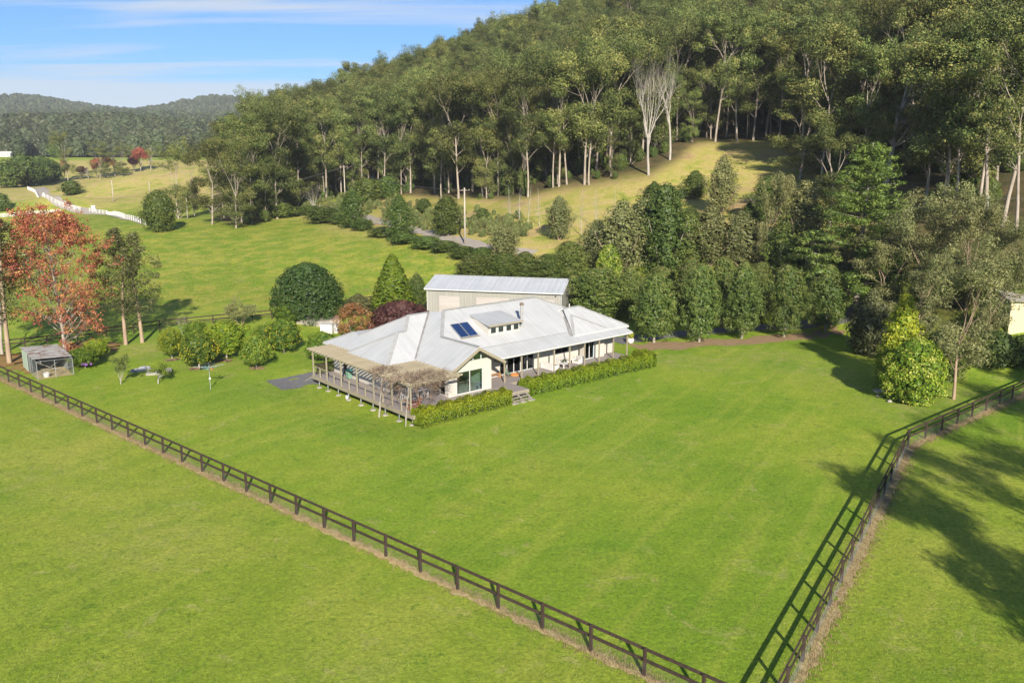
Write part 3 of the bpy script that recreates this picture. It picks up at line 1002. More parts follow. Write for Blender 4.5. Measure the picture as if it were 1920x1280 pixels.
def dense(seed, H, Rr, prof, nclump, per, leaf, cr, lm, bark='bark_grey', trunk=0.12, tr=0.16, core=0.62, up=0.45, wide=0.55, topwarm=0.0, flat=0.9, tjit=0.2, multi=0, rag=0.07):
    """close-leaved tree or shrub: prof(t) gives the outline from its foot (t=0) to its tip (t=1)"""
    rng = np.random.default_rng(seed)
    polys = []
    z0 = H * trunk
    if multi:
        for k in range(multi):
            a = 2 * PI * k / multi + rng.uniform(0, 1)
            pts, rads, _ = limb(rng, (0, 0, -0.2), (math.cos(a) * 0.5, math.sin(a) * 0.5, 1.0), H * 0.7, tr * 0.7, tr * 0.2, 5, 0.06, 0.05)
            polys.append((pts, rads))
    else:
        pts, rads, _ = limb(rng, (0, 0, -0.3), (rng.normal(0, .04), rng.normal(0, .04), 1.0), H * 0.8, tr, tr * 0.25, 6, 0.03, 0.03)
        polys.append((pts, rads))
    C, rad, tone = [], [], []
    ga = PI * (3 - math.sqrt(5))
    for i in range(nclump):
        t = (i + 0.5) / nclump
        t = t ** 0.9
        a = i * ga + rng.normal(0, 0.25)
        r = Rr * prof(t) * rng.uniform(0.66, 1.03) * (1 + rag * (math.sin(3 * a + seed) * 0.6 + math.sin(5 * a + 9 * t + seed)))
        r = max(0.0, r - cr * 0.45)
        C.append((r * math.cos(a), r * math.sin(a), z0 + (H - z0) * t * 0.97 + rng.normal(0, 0.04) * H * 0.3))
        rad.append(cr * rng.uniform(0.6, 1.4) * (0.55 + 0.45 * min(1.0, prof(t) * 1.6)))
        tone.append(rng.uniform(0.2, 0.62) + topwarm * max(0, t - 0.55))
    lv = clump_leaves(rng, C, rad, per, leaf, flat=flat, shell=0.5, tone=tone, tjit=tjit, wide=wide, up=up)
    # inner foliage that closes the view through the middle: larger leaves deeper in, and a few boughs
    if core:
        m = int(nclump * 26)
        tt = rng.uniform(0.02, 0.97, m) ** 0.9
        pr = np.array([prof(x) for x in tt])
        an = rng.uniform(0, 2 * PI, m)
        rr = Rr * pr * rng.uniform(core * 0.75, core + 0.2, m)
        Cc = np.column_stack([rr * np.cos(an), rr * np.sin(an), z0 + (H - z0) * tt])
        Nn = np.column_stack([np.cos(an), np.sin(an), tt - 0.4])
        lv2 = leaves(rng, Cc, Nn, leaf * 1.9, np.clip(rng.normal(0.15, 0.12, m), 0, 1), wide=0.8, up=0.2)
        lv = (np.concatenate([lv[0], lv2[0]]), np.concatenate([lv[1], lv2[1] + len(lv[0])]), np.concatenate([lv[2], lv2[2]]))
    return finish('dense_%d' % seed, polys, lv, bark, lm)


def bare(seed, H, trunk=0.3, tr=0.12, depth=3, kids=(3, 4), ang=(0.3, 0.7), bark='bark_white', lm=None, per=0, leaf=0.12, cr=0.5, ratio=(0.55, 0.8), nmain=4, trop=0.12, wob=0.1, first=0.4, leader=False, tone=(0.2, 0.8), profile=False, rr=0.6, taper=0.4):
    """open branch work, with or without a few leaves left"""
    rng = np.random.default_rng(seed)
    polys, tips = [], []
    sp = dict(kids=kids, ang=ang, ratio=ratio, wob=wob, trop=trop, rr=rr, taper=taper, midtips=bool(per))
    if leader:
        pts, rads, de = limb(rng, (0, 0, -0.2), (rng.normal(0, .02), rng.normal(0, .02), 1), H * 0.98, tr, tr * 0.12, 12, 0.03, 0.03)
        polys.append((pts, rads))
        for k in range(nmain):
            t = trunk + (0.96 - trunk) * (k + rng.uniform(0, 0.8)) / nmain
            f = t * (len(pts) - 1)
            i = int(f)
            base = pts[i] + (pts[min(i + 1, len(pts) - 1)] - pts[i]) * (f - i)
            dd = fork(rng, np.array([0, 0, 1.0]), rng.uniform(*ang))
            branch_out(rng, base, dd, H * first * ((1.05 - t) if not profile else 0.78 * math.sin(PI * min(1, 0.25 + 0.72 * t)) ** 0.7) * rng.uniform(0.8, 1.15), rads[i] * (0.5 if not profile else 0.35), depth - 1, sp, polys, tips)
    else:
        pts, rads, de = limb(rng, (0, 0, -0.2), (rng.normal(0, .05), rng.normal(0, .05), 1), H * trunk, tr, tr * 0.75, 4, 0.04, 0.02)
        polys.append((pts, rads))
        for k in range(nmain):
            dd = fork(rng, de, rng.uniform(*ang))
            branch_out(rng, pts[-1 if k < 3 else -2], dd, H * (1 - trunk) * first * rng.uniform(0.85, 1.2), rads[-1] * 0.7, depth, sp, polys, tips)
    lv = None
    if per:
        tn = [rng.uniform(*tone) for _ in tips]
        lv = clump_leaves(rng, [t[0] for t in tips], [cr * rng.uniform(0.6, 1.2) for _ in tips], per, leaf, flat=0.8, shell=0.1, tone=tn, wide=0.7, up=0.3, tjit=0.15)
    return finish('bare_%d' % seed, polys, lv, bark, lm)


def plant(proto, name, label, cat, base, height=None, radius=None, rz=0.0, group=None, lean=None):
    e = empty(name, base, rz, label, cat, group)
    sz = (height / proto.H) if height else 1.0
    sx = (radius / proto.Rad) if radius else sz
    e.scale = (sx, sx, sz)
    if lean:
        e.rotation_euler = (lean[0], lean[1], rz)
    for nm, me in proto.parts:
        o = obj(nm, me, e)
        if nm in ('fruit', 'flower'):
            o['kind'] = 'stuff'
    return e


def plant_px(proto, name, label, cat, bx, by, ytop, x0, x1, group=None, rz=None, seed=[7]):
    b, t = spot(bx, by)
    h = rise(b, bx, ytop)
    seed[0] += 1
    a = rz if rz is not None else random.Random(seed[0]).uniform(0, 6.28)
    return plant(proto, name, label, cat, b, h, (x1 - x0) * 0.5 * t / FPX, a, group)


rnd = random.Random(11)
egg = lambda t: max(0.0, (1 - (2 * t - 0.86) ** 2 / 1.32)) ** 0.5 if t < 0.98 else 0.15
ball = lambda t: max(0.02, 1 - (2 * t - 0.95) ** 2 * 0.95) ** 0.5
dome = lambda t: max(0.02, 1 - t ** 2.6) ** 0.6 * (0.86 + 0.5 * min(t, 0.28))
cone = lambda t: max(0.03, (1 - t) ** 0.72 * min(1.0, 0.72 + 1.6 * t))
spin = lambda t: max(0.05, math.sin(PI * min(1, 0.16 + 0.84 * t)) ** 0.8)

# ------------------------------------------------------------------ the house (built in its own frame: x along the verandah, y towards the back)
HRZ = PI / 2 - HA
DK = 0.75


def hworld(u, w, z=0.0):
    q = HO + u * HU + w * HW
    return Vector((q[0], q[1], z))


def hground(u, w):
    q = HO + u * HU + w * HW
    return ground(q[0], q[1])


house = empty('farmhouse', hworld(0, 0), HRZ, 'low cream weatherboard farmhouse with pale metal roof, verandah and pergola', 'house')


def prism_xz(mb, pts, y0, y1):
    n = len(pts)
    p = [(x, y0, z) for x, z in pts] + [(x, y1, z) for x, z in pts]
    f = [tuple(range(n)), tuple(range(2 * n - 1, n - 1, -1))] + [(i, i + n, (i + 1) % n + n, (i + 1) % n) for i in range(n)]
    return mb.poly(p, f)


# deck
dk = MB()
dk.prism([(0, 0), (13.4, 0), (13.4, 2.75), (31.15, 2.75), (31.15, 5.5), (5.7, 5.5), (5.7, 7.7), (2.4, 7.7), (2.4, 18.4), (0, 18.4)], DK - 0.09, DK)
deck = dk.build('deck', 'deck_boards', house)
fm = MB()
fm.box(-0.06, -0.004, -0.06, 18.46, DK - 0.36, DK - 0.02)
fm.box(0.0, 13.45, -0.06, -0.004, DK - 0.36, DK - 0.02)
fm.box(13.404, 13.46, 0.0, 2.7, DK - 0.36, DK - 0.02)
fm.box(13.46, 31.2, 2.69, 2.746, DK - 0.36, DK - 0.02)
fm.box(0.0, 2.4, 18.404, 18.46, DK - 0.36, DK - 0.02)
fm.build('fascia', 'fawn_trim', deck)
# stumps with concrete feet
for w in (17.4, 15.6, 13.5, 11.5, 9.2, 7.0, 4.9, 2.6, 0.5):
    gz = hground(0.2, w)
    s = MB().tube([(0.22, w, gz - 0.1), (0.22, w, DK - 0.2)], 0.055, 8).build('stump', 'galvanised', house, smooth=True)
    MB().lathe([(0.30, -0.05), (0.29, 0.06), (0.20, 0.10)], 10, (0.22, w, gz)).build('footing', 'concrete', s)
for u in np.arange(2.5, 13.2, 2.1):
    MB().tube([(u, 0.25, hground(u, 0.2) - 0.1), (u, 0.25, DK - 0.2)], 0.055, 8).build('stump', 'galvanised', house, smooth=True)
for w in (3.5, 8, 12.5, 17):
    for u in (1.2, 2.2):
        MB().tube([(u, w, hground(u, w) - 0.1), (u, w, DK - 0.09)], 0.05, 6).build('stump', 'galvanised', house, smooth=True)
# posts
pm = MB().box(-0.06, 0.06, -0.06, 0.06, 0, 1).mesh('post', 'fawn_trim')
for w in (18.3, 15.5, 12.6, 9.6, 6.6, 3.5, 0.5):
    obj('post', pm, house, (0.09, w, DK), None, (1, 1, 2.42))
for u in (3.2, 5.4):
    obj('post', pm, house, (u, 0.5, DK), None, (1, 1, 2.42)) if u > 9 else None
vpost = [13.05 + 2.25 * i for i in range(9)]
for u in vpost:
    obj('post', pm, house, (u, 3.2, DK), None, (0.95, 0.95, 2.38))
# handrail on the left edge, a half post in each bay
pw = (18.3, 15.5, 12.6, 9.6, 6.6, 3.5, 0.5)
hp = MB().box(-0.05, 0.05, -0.05, 0.05, 0, 1).mesh('half_post', 'fawn_trim')
for a, b in zip(pw[:-1], pw[1:]):
    r = MB().box(0.03, 0.15, b + 0.06, a - 0.06, DK + 0.93, DK + 0.98).build('handrail', 'fawn_trim', house)
    obj('half_post', hp, house, (0.09, (a + b) / 2, DK), None, (1, 1, 0.93))
    wm = MB()
    for k in (0.25, 0.5, 0.72):
        wm.tube([(0.09, b, DK + k), (0.09, a, DK + k)], 0.005, 4)
    wm.build('wire', 'galvanised', r)
# pergola beams and rafters
pg = MB()
pg.box(0.04, 0.14, 0.1, 19.0, 3.17, 3.37)
pg.box(0.15, 5.4, 0.45, 0.53, 3.17, 3.37)
pg.box(2.62, 2.7, 15.1, 19.0, 3.10, 3.28)
pg.box(0.15, 5.4, 3.9, 3.98, 3.17, 3.37)
pg.build('pergola_beam', 'fawn_trim', house)
rs = MB().box(0, 1, -0.023, 0.023, 0, 0.185)
rme = rs.mesh('rafter', 'fawn_trim')
k = 0
w = 0.25
while w < 19.1:
    if w > 7.45:
        u1 = 2.05 if w < 14.9 else 2.7
    else:
        u1 = 5.38 if w > 1.4 else 5.6
    obj('rafter', rme, house, (-0.22, w, 3.372), None, (u1 + 0.22, 1, 1))
    w += 0.62
    k += 1

# walls
H = house
wl_ = MB()
wl_.box(2.45, 2.65, 7.9, 15.6, 0.5, 3.28)
wl_.box(2.45, 2.65, 16.45, 18.3, 0.5, 3.28)
wl_.box(2.45, 2.65, 15.6, 16.45, 2.85, 3.28)
wl_.build('side_wall', 'cream_wall', H)
MB().box(2.45, 3.0, 7.7, 7.897, 0.5, 3.35).build('end_wall', 'cream_wall', H)
gw = MB()
prism_xz(gw, [(5.65, 0.4), (6.6, 0.4), (6.6, 3.0), (9.8, 3.0), (9.8, 0.4), (10.8, 0.4), (10.8, 3.52), (10.42, 3.86), (6.32, 3.86), (5.65, 3.45)], 2.5, 2.7)
prism_xz(gw, [(6.603, 0.4), (9.797, 0.4), (9.797, 0.80), (6.603, 0.80)], 2.502, 2.698)
gw.build('gable_wall', 'cream_wall', H)
MB().box(10.6, 10.797, 2.703, 5.5, 0.4, 3.72).build('wing_wall', 'cream_wall', H)
lw = MB()
lw.box(5.653, 5.85, 2.703, 3.05, 0.4, 3.45)
lw.box(5.653, 5.85, 3.053, 7.6, 2.95, 3.45)
lw.build('wing_wall', 'cream_wall', H)
for a in ((10.8, 14.4, 0.4), (14.403, 19.1, 2.95), (19.103, 25.7, 0.4), (29.0, 31.0, 0.4)):
    MB().box(a[0], a[1], 5.5, 5.7, a[2], 4.0).build('verandah_wall', 'cream_wall', H)
bw = MB()
bw.box(25.7, 25.9, 4.75, 5.5, 0.4, 3.85)
bw.box(25.903, 27.45, 4.752, 4.95, 2.9, 3.85)
bw.box(27.453, 29.0, 4.75, 4.95, 0.4, 3.85)
bw.box(28.8, 28.997, 4.953, 5.5, 0.4, 3.85)
bw.build('bay_wall', 'cream_wall', H)
bk = MB()
bk.box(31.0, 31.2, 5.3, 18.2, 0.3, 3.95)
bk.box(2.66, 31.0, 18.1, 18.3, 0.3, 3.26)
bk.build('back_wall', 'cream_wall', H)
MB().box(2.66, 31.0, 5.71, 18.1, 0.55, 0.72).build('floor', 'indoor_floor', H)
MB().box(5.86, 10.59, 2.71, 5.70, 0.55, 0.715).build('floor', 'indoor_floor', H)
MB().box(10.9, 11.0, 5.8, 12.0, 0.73, 3.4).build('room_partition', 'cream_wall', H)
MB().box(3.05, 10.9, 12.0, 12.1, 0.73, 3.4).build('room_partition', 'cream_wall', H)
MB().box(6.2, 6.4, 8.4, 11.9, 0.73, 3.3).build('room_partition', 'honey_wood', H)
MB().box(13.0, 26, 9.2, 9.3, 0.73, 3.9).build('room_partition', 'indoor_dark', H)


def window(x0, x1, y, z0, z1, cols, parent, axis='x', frame='white_frame', th=0.07, inset=0.05, rows=1):
    """framed glazing in a wall that runs along x (or along y)"""
    fb = MB()

    def bx(mb, a0, a1, c0, c1, d):
        if axis == 'x':
            mb.box(a0, a1, y - d, y + d, c0, c1)
        else:
            mb.box(y - d, y + d, a0, a1, c0, c1)
    bx(fb, x0, x1, z0, z0 + th, 0.045)
    bx(fb, x0, x1, z1 - th, z1, 0.045)
    xs = np.linspace(x0, x1, cols + 1)
    for i, xx in enumerate(xs):
        a = xx if i == 0 else xx - th / 2 if i < cols else xx - th
        bx(fb, a, a + th, z0 + th, z1 - th, 0.042)
    o = fb.build('window', frame, parent)
    for i in range(cols):
        gb = MB()
        bx(gb, xs[i] + th * 0.9, xs[i + 1] - th * 0.9, z0 + th * 0.9, z1 - th * 0.9, 0.008)
        gb.build('pane', 'glass', o)
    return o


window(6.62, 9.78, 2.58, 0.82, 2.99, 2, H, frame='white_frame', th=0.06)
# raking glazing in the gable
tg = MB()
prism_xz(tg, [(6.45, 3.87), (10.35, 3.87), (8.62, 4.95)], 2.585, 2.605)
tri = tg.build('gable_window', 'glass', H)
for x, zt in ((7.2, 4.30), (8.62, 4.98), (9.6, 4.42)):
    MB().box(x - 0.035, x + 0.035, 2.55, 2.64, 3.865, zt).build('mullion', 'white_frame', tri)
window(14.42, 19.08, 5.58, 0.78, 2.94, 5, H, frame='white_frame')
window(25.92, 27.43, 4.84, 0.78, 2.89, 2, H, frame='white_frame')
window(15.62, 16.43, 2.54, 0.78, 2.83, 1, H, axis='y', frame='dark_frame')
window(3.08, 4.0, 5.75, 0.78, 2.92, 1, H, axis='y', frame='white_frame')
window(22.0, 24.0, 5.46, 1.9, 2.8, 2, H, frame='dark_frame')
for u in (4.1, 4.95):
    window(u - 0.42, u + 0.42, 7.78, 0.78, 2.92, 1, H, frame='white_frame')

# roof
def facet(name, pts, mat, t=0.10, parent=None):
    return MB().slab(pts, t).build(name, mat, parent)


RU, RW = 'roof_metal_u', 'roof_metal_w'
roof = facet('roof', [(11.67, 11.4, 7.06), (8.65, 7.55, 5.31), (10.68, 5, 4.15), (30.86, 5, 4.15), (24.46, 11.4, 7.06)], RU, parent=H)
RF = lambda pts, m, t=0.10: facet('roof_sheet', pts, m, t, roof)
RF([(24.465, 11.4, 7.055), (30.87, 5, 4.14), (30.87, 17.9, 4.14)], RW)
RF([(11.68, 11.405, 7.05), (24.455, 11.405, 7.05), (30.85, 18.5, 3.85), (7.5, 18.5, 3.85)], RU)
RF([(8.65, 1.6, 5.31), (5.45, 1.6, 3.5), (5.45, 7.58, 3.5), (11.1, 13.24, 6.70), (11.665, 11.4, 7.02), (8.645, 7.55, 5.305)], RW)
RF([(8.655, 1.6, 5.305), (8.655, 7.54, 5.30), (10.69, 4.99, 4.145), (11.8, 2.97, 3.5), (11.8, 1.6, 3.5)], RW)
RF([(11.80, 2.85, 3.46), (31.5, 2.85, 3.46), (31.5, 4.995, 4.14), (10.72, 4.995, 4.14)], RU, 0.06)
RF([(23.5, 4.1, 3.96), (32.2, 4.1, 3.96), (28.2, 8.1, 6.08), (25.75, 8.1, 6.08)], RU, 0.22)
RF([(32.2, 4.105, 3.95), (32.2, 12.1, 3.95), (28.21, 8.1, 6.07)], RW)
RF([(25.75, 8.105, 6.07), (28.2, 8.105, 6.07), (32.2, 12.1, 3.95), (23.5, 12.1, 3.95)], RU)
RF([(2.1, 7.4, 3.4), (5.6, 7.4, 3.4), (5.46, 7.59, 3.49), (11.09, 13.24, 6.69), (8.5, 13.24, 6.69), (6.75, 11.2, 5.55), (5.85, 11.2, 5.55)], RU)
RF([(2.1, 7.405, 3.4), (5.845, 11.2, 5.55), (2.1, 15.0, 3.4)], RW)
RF([(5.85, 11.205, 5.545), (6.75, 11.205, 5.545), (5.2, 15.0, 3.5), (2.1, 15.0, 3.38)], RU)
RF([(2.75, 9.2, 3.4), (6.74, 11.3, 5.62), (8.49, 13.24, 6.66), (4.75, 16.95, 4.53), (4.95, 18.3, 4.64), (2.75, 20.9, 3.4)], RW)
RF([(8.5, 13.25, 6.66), (11.1, 13.25, 6.68), (13.5, 18.4, 4.0), (4.76, 16.96, 4.52)], RU)
RF([(4.75, 16.96, 4.525), (4.955, 18.305, 4.63), (9.5, 18.305, 4.63), (9.5, 16.96, 4.6)], RU)
RF([(4.96, 18.31, 4.63), (9.5, 18.31, 4.63), (9.5, 20.9, 3.4), (2.76, 20.9, 3.39)], RU)


def strip(name, a, b, wd, mat, h=0.05, lift=0.03, parent=None):
    a, b = Vector(a) + Vector((0, 0, lift)), Vector(b) + Vector((0, 0, lift))
    return MB().beam(a, b, wd, h).build(name, mat, parent or roof)


for a, b in [((11.67, 11.4, 7.06), (24.46, 11.4, 7.06)), ((11.67, 11.4, 7.06), (8.65, 7.55, 5.31)), ((8.65, 1.6, 5.31), (8.65, 7.55, 5.31)), ((24.46, 11.4, 7.06), (30.8, 5.05, 4.16)),
             ((11.1, 13.24, 6.70), (8.5, 13.24, 6.68)), ((8.5, 13.24, 6.68), (6.75, 11.2, 5.56)), ((6.75, 11.2, 5.55), (5.85, 11.2, 5.55)), ((5.85, 11.2, 5.55), (2.1, 7.4, 3.4)), ((5.85, 11.2, 5.55), (2.1, 15.0, 3.4)),
             ((8.5, 13.24, 6.66), (4.75, 16.95, 4.53)), ((4.95, 18.3, 4.64), (2.75, 20.9, 3.4)), ((25.75, 8.1, 6.08), (28.2, 8.1, 6.08)), ((28.2, 8.1, 6.08), (32.2, 4.1, 3.96)), ((26.0, 6.9, 5.45), (28.8, 4.25, 4.05)), ((23.6, 4.2, 4.0), (25.9, 7.0, 5.5))]:
    strip('ridge_capping', a, b, 0.34, 'roof_capping')
for a, b in [((5.5, 7.62, 3.52), (11.05, 13.2, 6.68)), ((8.75, 7.45, 5.28), (10.7, 4.95, 4.16)), ((10.7, 4.95, 4.16), (11.82, 2.95, 3.52)), ((23.3, 4.2, 3.92), (25.4, 7.4, 5.28))]:
    strip('valley_gutter', a, b, 0.42, 'valley_dirt', 0.03, 0.02)
strip('lap_flashing', (10.9, 5.0, 4.15), (23.4, 5.0, 4.15), 0.10, 'roof_capping', 0.03, 0.015)
# gutters, fascias and barge boards
gt = [((11.9, 2.80, 3.38), (31.5, 2.80, 3.38)), ((2.05, 7.35, 3.32), (5.4, 7.35, 3.32)), ((2.04, 7.35, 3.32), (2.04, 15.0, 3.32)), ((2.7, 15.9, 3.32), (2.7, 20.9, 3.32)), ((5.40, 1.7, 3.42), (5.40, 7.3, 3.42)),
      ((23.5, 4.06, 3.80), (32.2, 4.06, 3.80)), ((32.25, 4.1, 3.84), (32.25, 12, 3.84)), ((31.53, 2.9, 3.42), (31.53, 4.9, 4.0))]
for a, b in gt:
    MB().beam(a, b, 0.10, 0.13).build('gutter', 'white_frame', house)
bb = MB()
bb.beam((8.72, 1.57, 5.16), (5.40, 1.57, 3.30), 0.05, 0.26)
bb.beam((8.60, 1.57, 5.16), (11.86, 1.57, 3.32), 0.048, 0.26)
bb.build('barge_board', 'fawn_trim', house)
MB().slab([(5.6, 1.65, 3.36), (5.6, 2.5, 3.36), (8.6, 2.5, 5.10), (8.6, 1.65, 5.10)], 0.03).build('soffit', 'fawn_trim', house)
MB().slab([(11.7, 1.65, 3.33), (11.7, 2.5, 3.33), (8.7, 2.5, 5.06), (8.7, 1.65, 5.06)], 0.03).build('soffit', 'fawn_trim', house)
MB().box(12.3, 31.3, 3.13, 3.27, 3.13, 3.33).build('verandah_beam', 'fawn_trim', house)
MB().box(11.78, 11.86, 1.7, 3.3, 3.12, 3.34).build('verandah_beam', 'fawn_trim', house)
# dormer
dm = MB()
dm.poly([(13.8, 6.6, 4.85), (17.95, 6.6, 4.85), (17.95, 6.6, 5.92), (13.8, 6.6, 5.92), (13.8, 9.6, 6.2), (17.95, 9.6, 6.2), (13.8, 9.6, 6.36), (17.95, 9.6, 6.36)],
        [(0, 1, 2, 3), (0, 3, 6, 4), (1, 5, 7, 2)])
dorm = dm.build('dormer', 'cream_wall', roof)
facet('dormer_roof', [(13.5, 6.15, 6.0), (18.05, 6.15, 6.0), (18.25, 10.1, 6.52), (14.0, 10.1, 6.52)], RU, 0.10, roof)
MB().box(13.48, 18.08, 6.08, 6.14, 5.84, 6.0).build('dormer_fascia', 'fawn_trim', roof)
for i in range(4):
    x = 13.98 + i * 1.0 + (0.06 if i > 1 else 0)
    wfr = MB()
    wfr.box(x, x + 0.78, 6.53, 6.597, 5.02, 5.68)
    wo = wfr.build('dormer_window', 'white_frame', roof)
    # glass stands in the frame
    wo2 = MB().box(x + 0.07, x + 0.71, 6.512, 6.528, 5.08, 5.62).build('dormer_pane', 'dark_pane' if 'dark_pane' in MATS else 'black_enamel', roof)
# flue
fl = MB().tube([(18.62, 7.0, 5.0), (18.62, 7.0, 7.45)], 0.16, 14).build('flue', 'roof_capping', roof, smooth=False)
MB().lathe([(0.20, 0), (0.23, 0.03), (0.23, 0.20), (0.10, 0.28)], 14, (18.62, 7.0, 7.42)).build('flue_cap', 'bark_brown', roof)
MB().tube([(26.7, 8.1, 6.0), (26.7, 8.1, 6.5)], 0.05, 8).build('vent_pipe', 'white_paint', roof)
# solar hot water panels
pz = lambda w: 4.15 + 0.455 * (w - 5)
for i in range(2):
    x0 = 10.42 + i * 1.14
    a = [(x0, 6.78, pz(6.78) + 0.16), (x0 + 1.06, 6.78, pz(6.78) + 0.16), (x0 + 1.30, 8.92, pz(8.92) + 0.16), (x0 + 0.24, 8.92, pz(8.92) + 0.16)]
    s = MB().slab(a, 0.10).build('solar_panel', 'galvanised', house)
    cx0 = sum(p[0] for p in a) / 4
    cw0 = sum(p[1] for p in a) / 4
    cz0 = sum(p[2] for p in a) / 4
    g = [(cx0 + (p[0] - cx0) * 0.92, cw0 + (p[1] - cw0) * 0.955, cz0 + (p[2] - cz0) * 0.955 + 0.012) for p in a]
    MB().slab(g, 0.008).build('collector_glass', 'blue_glass_panel', s)
MB().tube([(10.35, 6.72, pz(6.72) + 0.10), (12.75, 6.70, pz(6.70) + 0.10)], 0.035, 8).build('solar_pipe', 'bark_brown', house)

# front steps, left steps
st = MB()
for i in range(3):
    z = DK - 0.19 * (i + 1)
    st.box(10.65, 12.95, -0.34 * (i + 1), -0.34 * i - 0.06, z - 0.05, z)
stp = st.build('front_steps', 'grey_timber', house)
sg = MB()
for u in (10.72, 11.8, 12.88):
    sg.beam((u, -0.03, DK - 0.14), (u, -1.05, 0.06), 0.05, 0.22)
sg.build('stringer', 'grey_timber', stp)
st = MB()
gz = hground(0.6, 20)
for i in range(6):
    z = DK - 0.19 * (i + 1)
    st.box(0.05, 1.15, 18.47 + 0.27 * i, 18.47 + 0.27 * i + 0.25, z - 0.045, z)
stp = st.build('side_steps', 'galvanised', house)
sg = MB()
for u in (0.03, 1.17):
    sg.beam((u, 18.5, DK - 0.2), (u, 20.15, gz + 0.02), 0.04, 0.16)
sg.build('stringer', 'grey_timber', stp)
# slatted screen closing the end of the side deck
for i in range(7):
    MB().box(0.45, 2.44, 18.26, 18.30, DK + 0.10 + i * 0.155, DK + 0.19 + i * 0.155).build('screen_slat', 'fence_timber', house)
MB().box(0.42, 0.52, 18.2, 18.255, DK, DK + 1.25).build('screen_post', 'fence_timber', house)

# ------------------------------------------------------------------ things standing on the deck and indoors


def hthing(name, u, w, z, rz, label, cat, group=None):
    return empty(name, hworld(u, w, z), HRZ + rz, label, cat, group)


e = hthing('dining_table', 3.5, 4.6, DK, R(-8), 'long white outdoor dining table on the pergola deck', 'table')
MB().box(-1.05, 1.05, -0.5, 0.5, 0.70, 0.75).build('tabletop', 'white_paint', e, bevel=0.01)
lm_ = MB().box(-0.035, 0.035, -0.035, 0.035, 0, 0.70).mesh('leg', 'white_paint')
for x, y in ((-0.95, -0.42), (0.95, -0.42), (-0.95, 0.42), (0.95, 0.42)):
    obj('leg', lm_, e, (x, y, 0))
MB().tube([(0.1, 0.05, 0.752), (0.1, 0.05, 0.84)], [0.12, 0.16], 10).build('bowl', 'lemon', e)


def chair_meshes(mat):
    seat = MB().box(-0.22, 0.22, -0.22, 0.22, 0.43, 0.46).mesh('seat', mat, 0.008)
    back = MB()
    back.box(-0.22, 0.22, 0.19, 0.215, 0.76, 0.84)
    for x in (-0.16, -0.05, 0.06, 0.15):
        back.box(x, x + 0.025, 0.195, 0.21, 0.46, 0.76)
    leg = MB().box(-0.017, 0.017, -0.017, 0.017, 0, 0.43).mesh('leg', mat)
    return seat, back.mesh('backrest', mat), leg


CH = chair_meshes('white_paint')


def chair(u, w, rz, label, z=DK, group='white chairs round the outdoor table'):
    c = hthing('dining_chair', u, w, z, rz, label, 'chair', group)
    obj('seat', CH[0], c)
    obj('backrest', CH[1], c)
    for x, y in ((-0.19, -0.19), (0.19, -0.19), (-0.19, 0.19), (0.19, 0.19)):
        obj('leg', CH[2], c, (x, y, 0))
    return c


chair(2.95, 3.95, PI + R(-8), 'white slatted chair on the near side of the outdoor table, nearest the barbecue')
chair(3.75, 3.85, PI + R(-8), 'white slatted chair on the near side of the outdoor table, nearest the glass door')
chair(2.95, 5.35, R(-8), 'white slatted chair on the far side of the outdoor table, left one')
chair(3.85, 5.25, R(-8), 'white slatted chair on the far side of the outdoor table, right one')
chair(2.2, 4.85, R(82), 'white slatted chair at the left end of the outdoor table')
chair(4.85, 4.45, R(-98), 'white slatted chair at the right end of the outdoor table')
# barbecue
e = hthing('barbecue', 1.15, 1.75, DK, R(-12), 'dark hooded barbecue on a red-brown timber trolley at the deck corner', 'barbecue')
tb = MB()
for x in (-0.55, 0.55):
    for y in (-0.25, 0.25):
        tb.box(x - 0.04, x + 0.04, y - 0.04, y + 0.04, 0, 0.80)
for z in (0.22, 0.50):
    tb.box(-0.55, 0.55, -0.28, -0.25, z, z + 0.09)
    tb.box(-0.58, -0.555, -0.25, 0.25, z, z + 0.09)
    tb.box(0.555, 0.58, -0.25, 0.25, z, z + 0.09)
tb.box(-0.85, 0.85, -0.32, 0.32, 0.80, 0.84)
tb.build('trolley', 'red_wood', e)
hd = MB()
prism_pts = [(-0.28, 0.0), (-0.28, 0.10), (-0.16, 0.30), (0.10, 0.34), (0.26, 0.22), (0.28, 0.0)]
n = len(prism_pts)
hd.poly([(-0.46, y, 0.845 + z) for y, z in prism_pts] + [(0.36, y, 0.845 + z) for y, z in prism_pts], [tuple(range(n)), tuple(range(2 * n - 1, n - 1, -1))] + [(i, i + n, (i + 1) % n + n, (i + 1) % n) for i in range(n)])
ho = hd.build('hood', 'black_enamel', e, bevel=0.02)
MB().tube([(-0.3, -0.30, 1.02), (0.2, -0.30, 1.02)], 0.018, 6).build('handle', 'galvanised', ho)


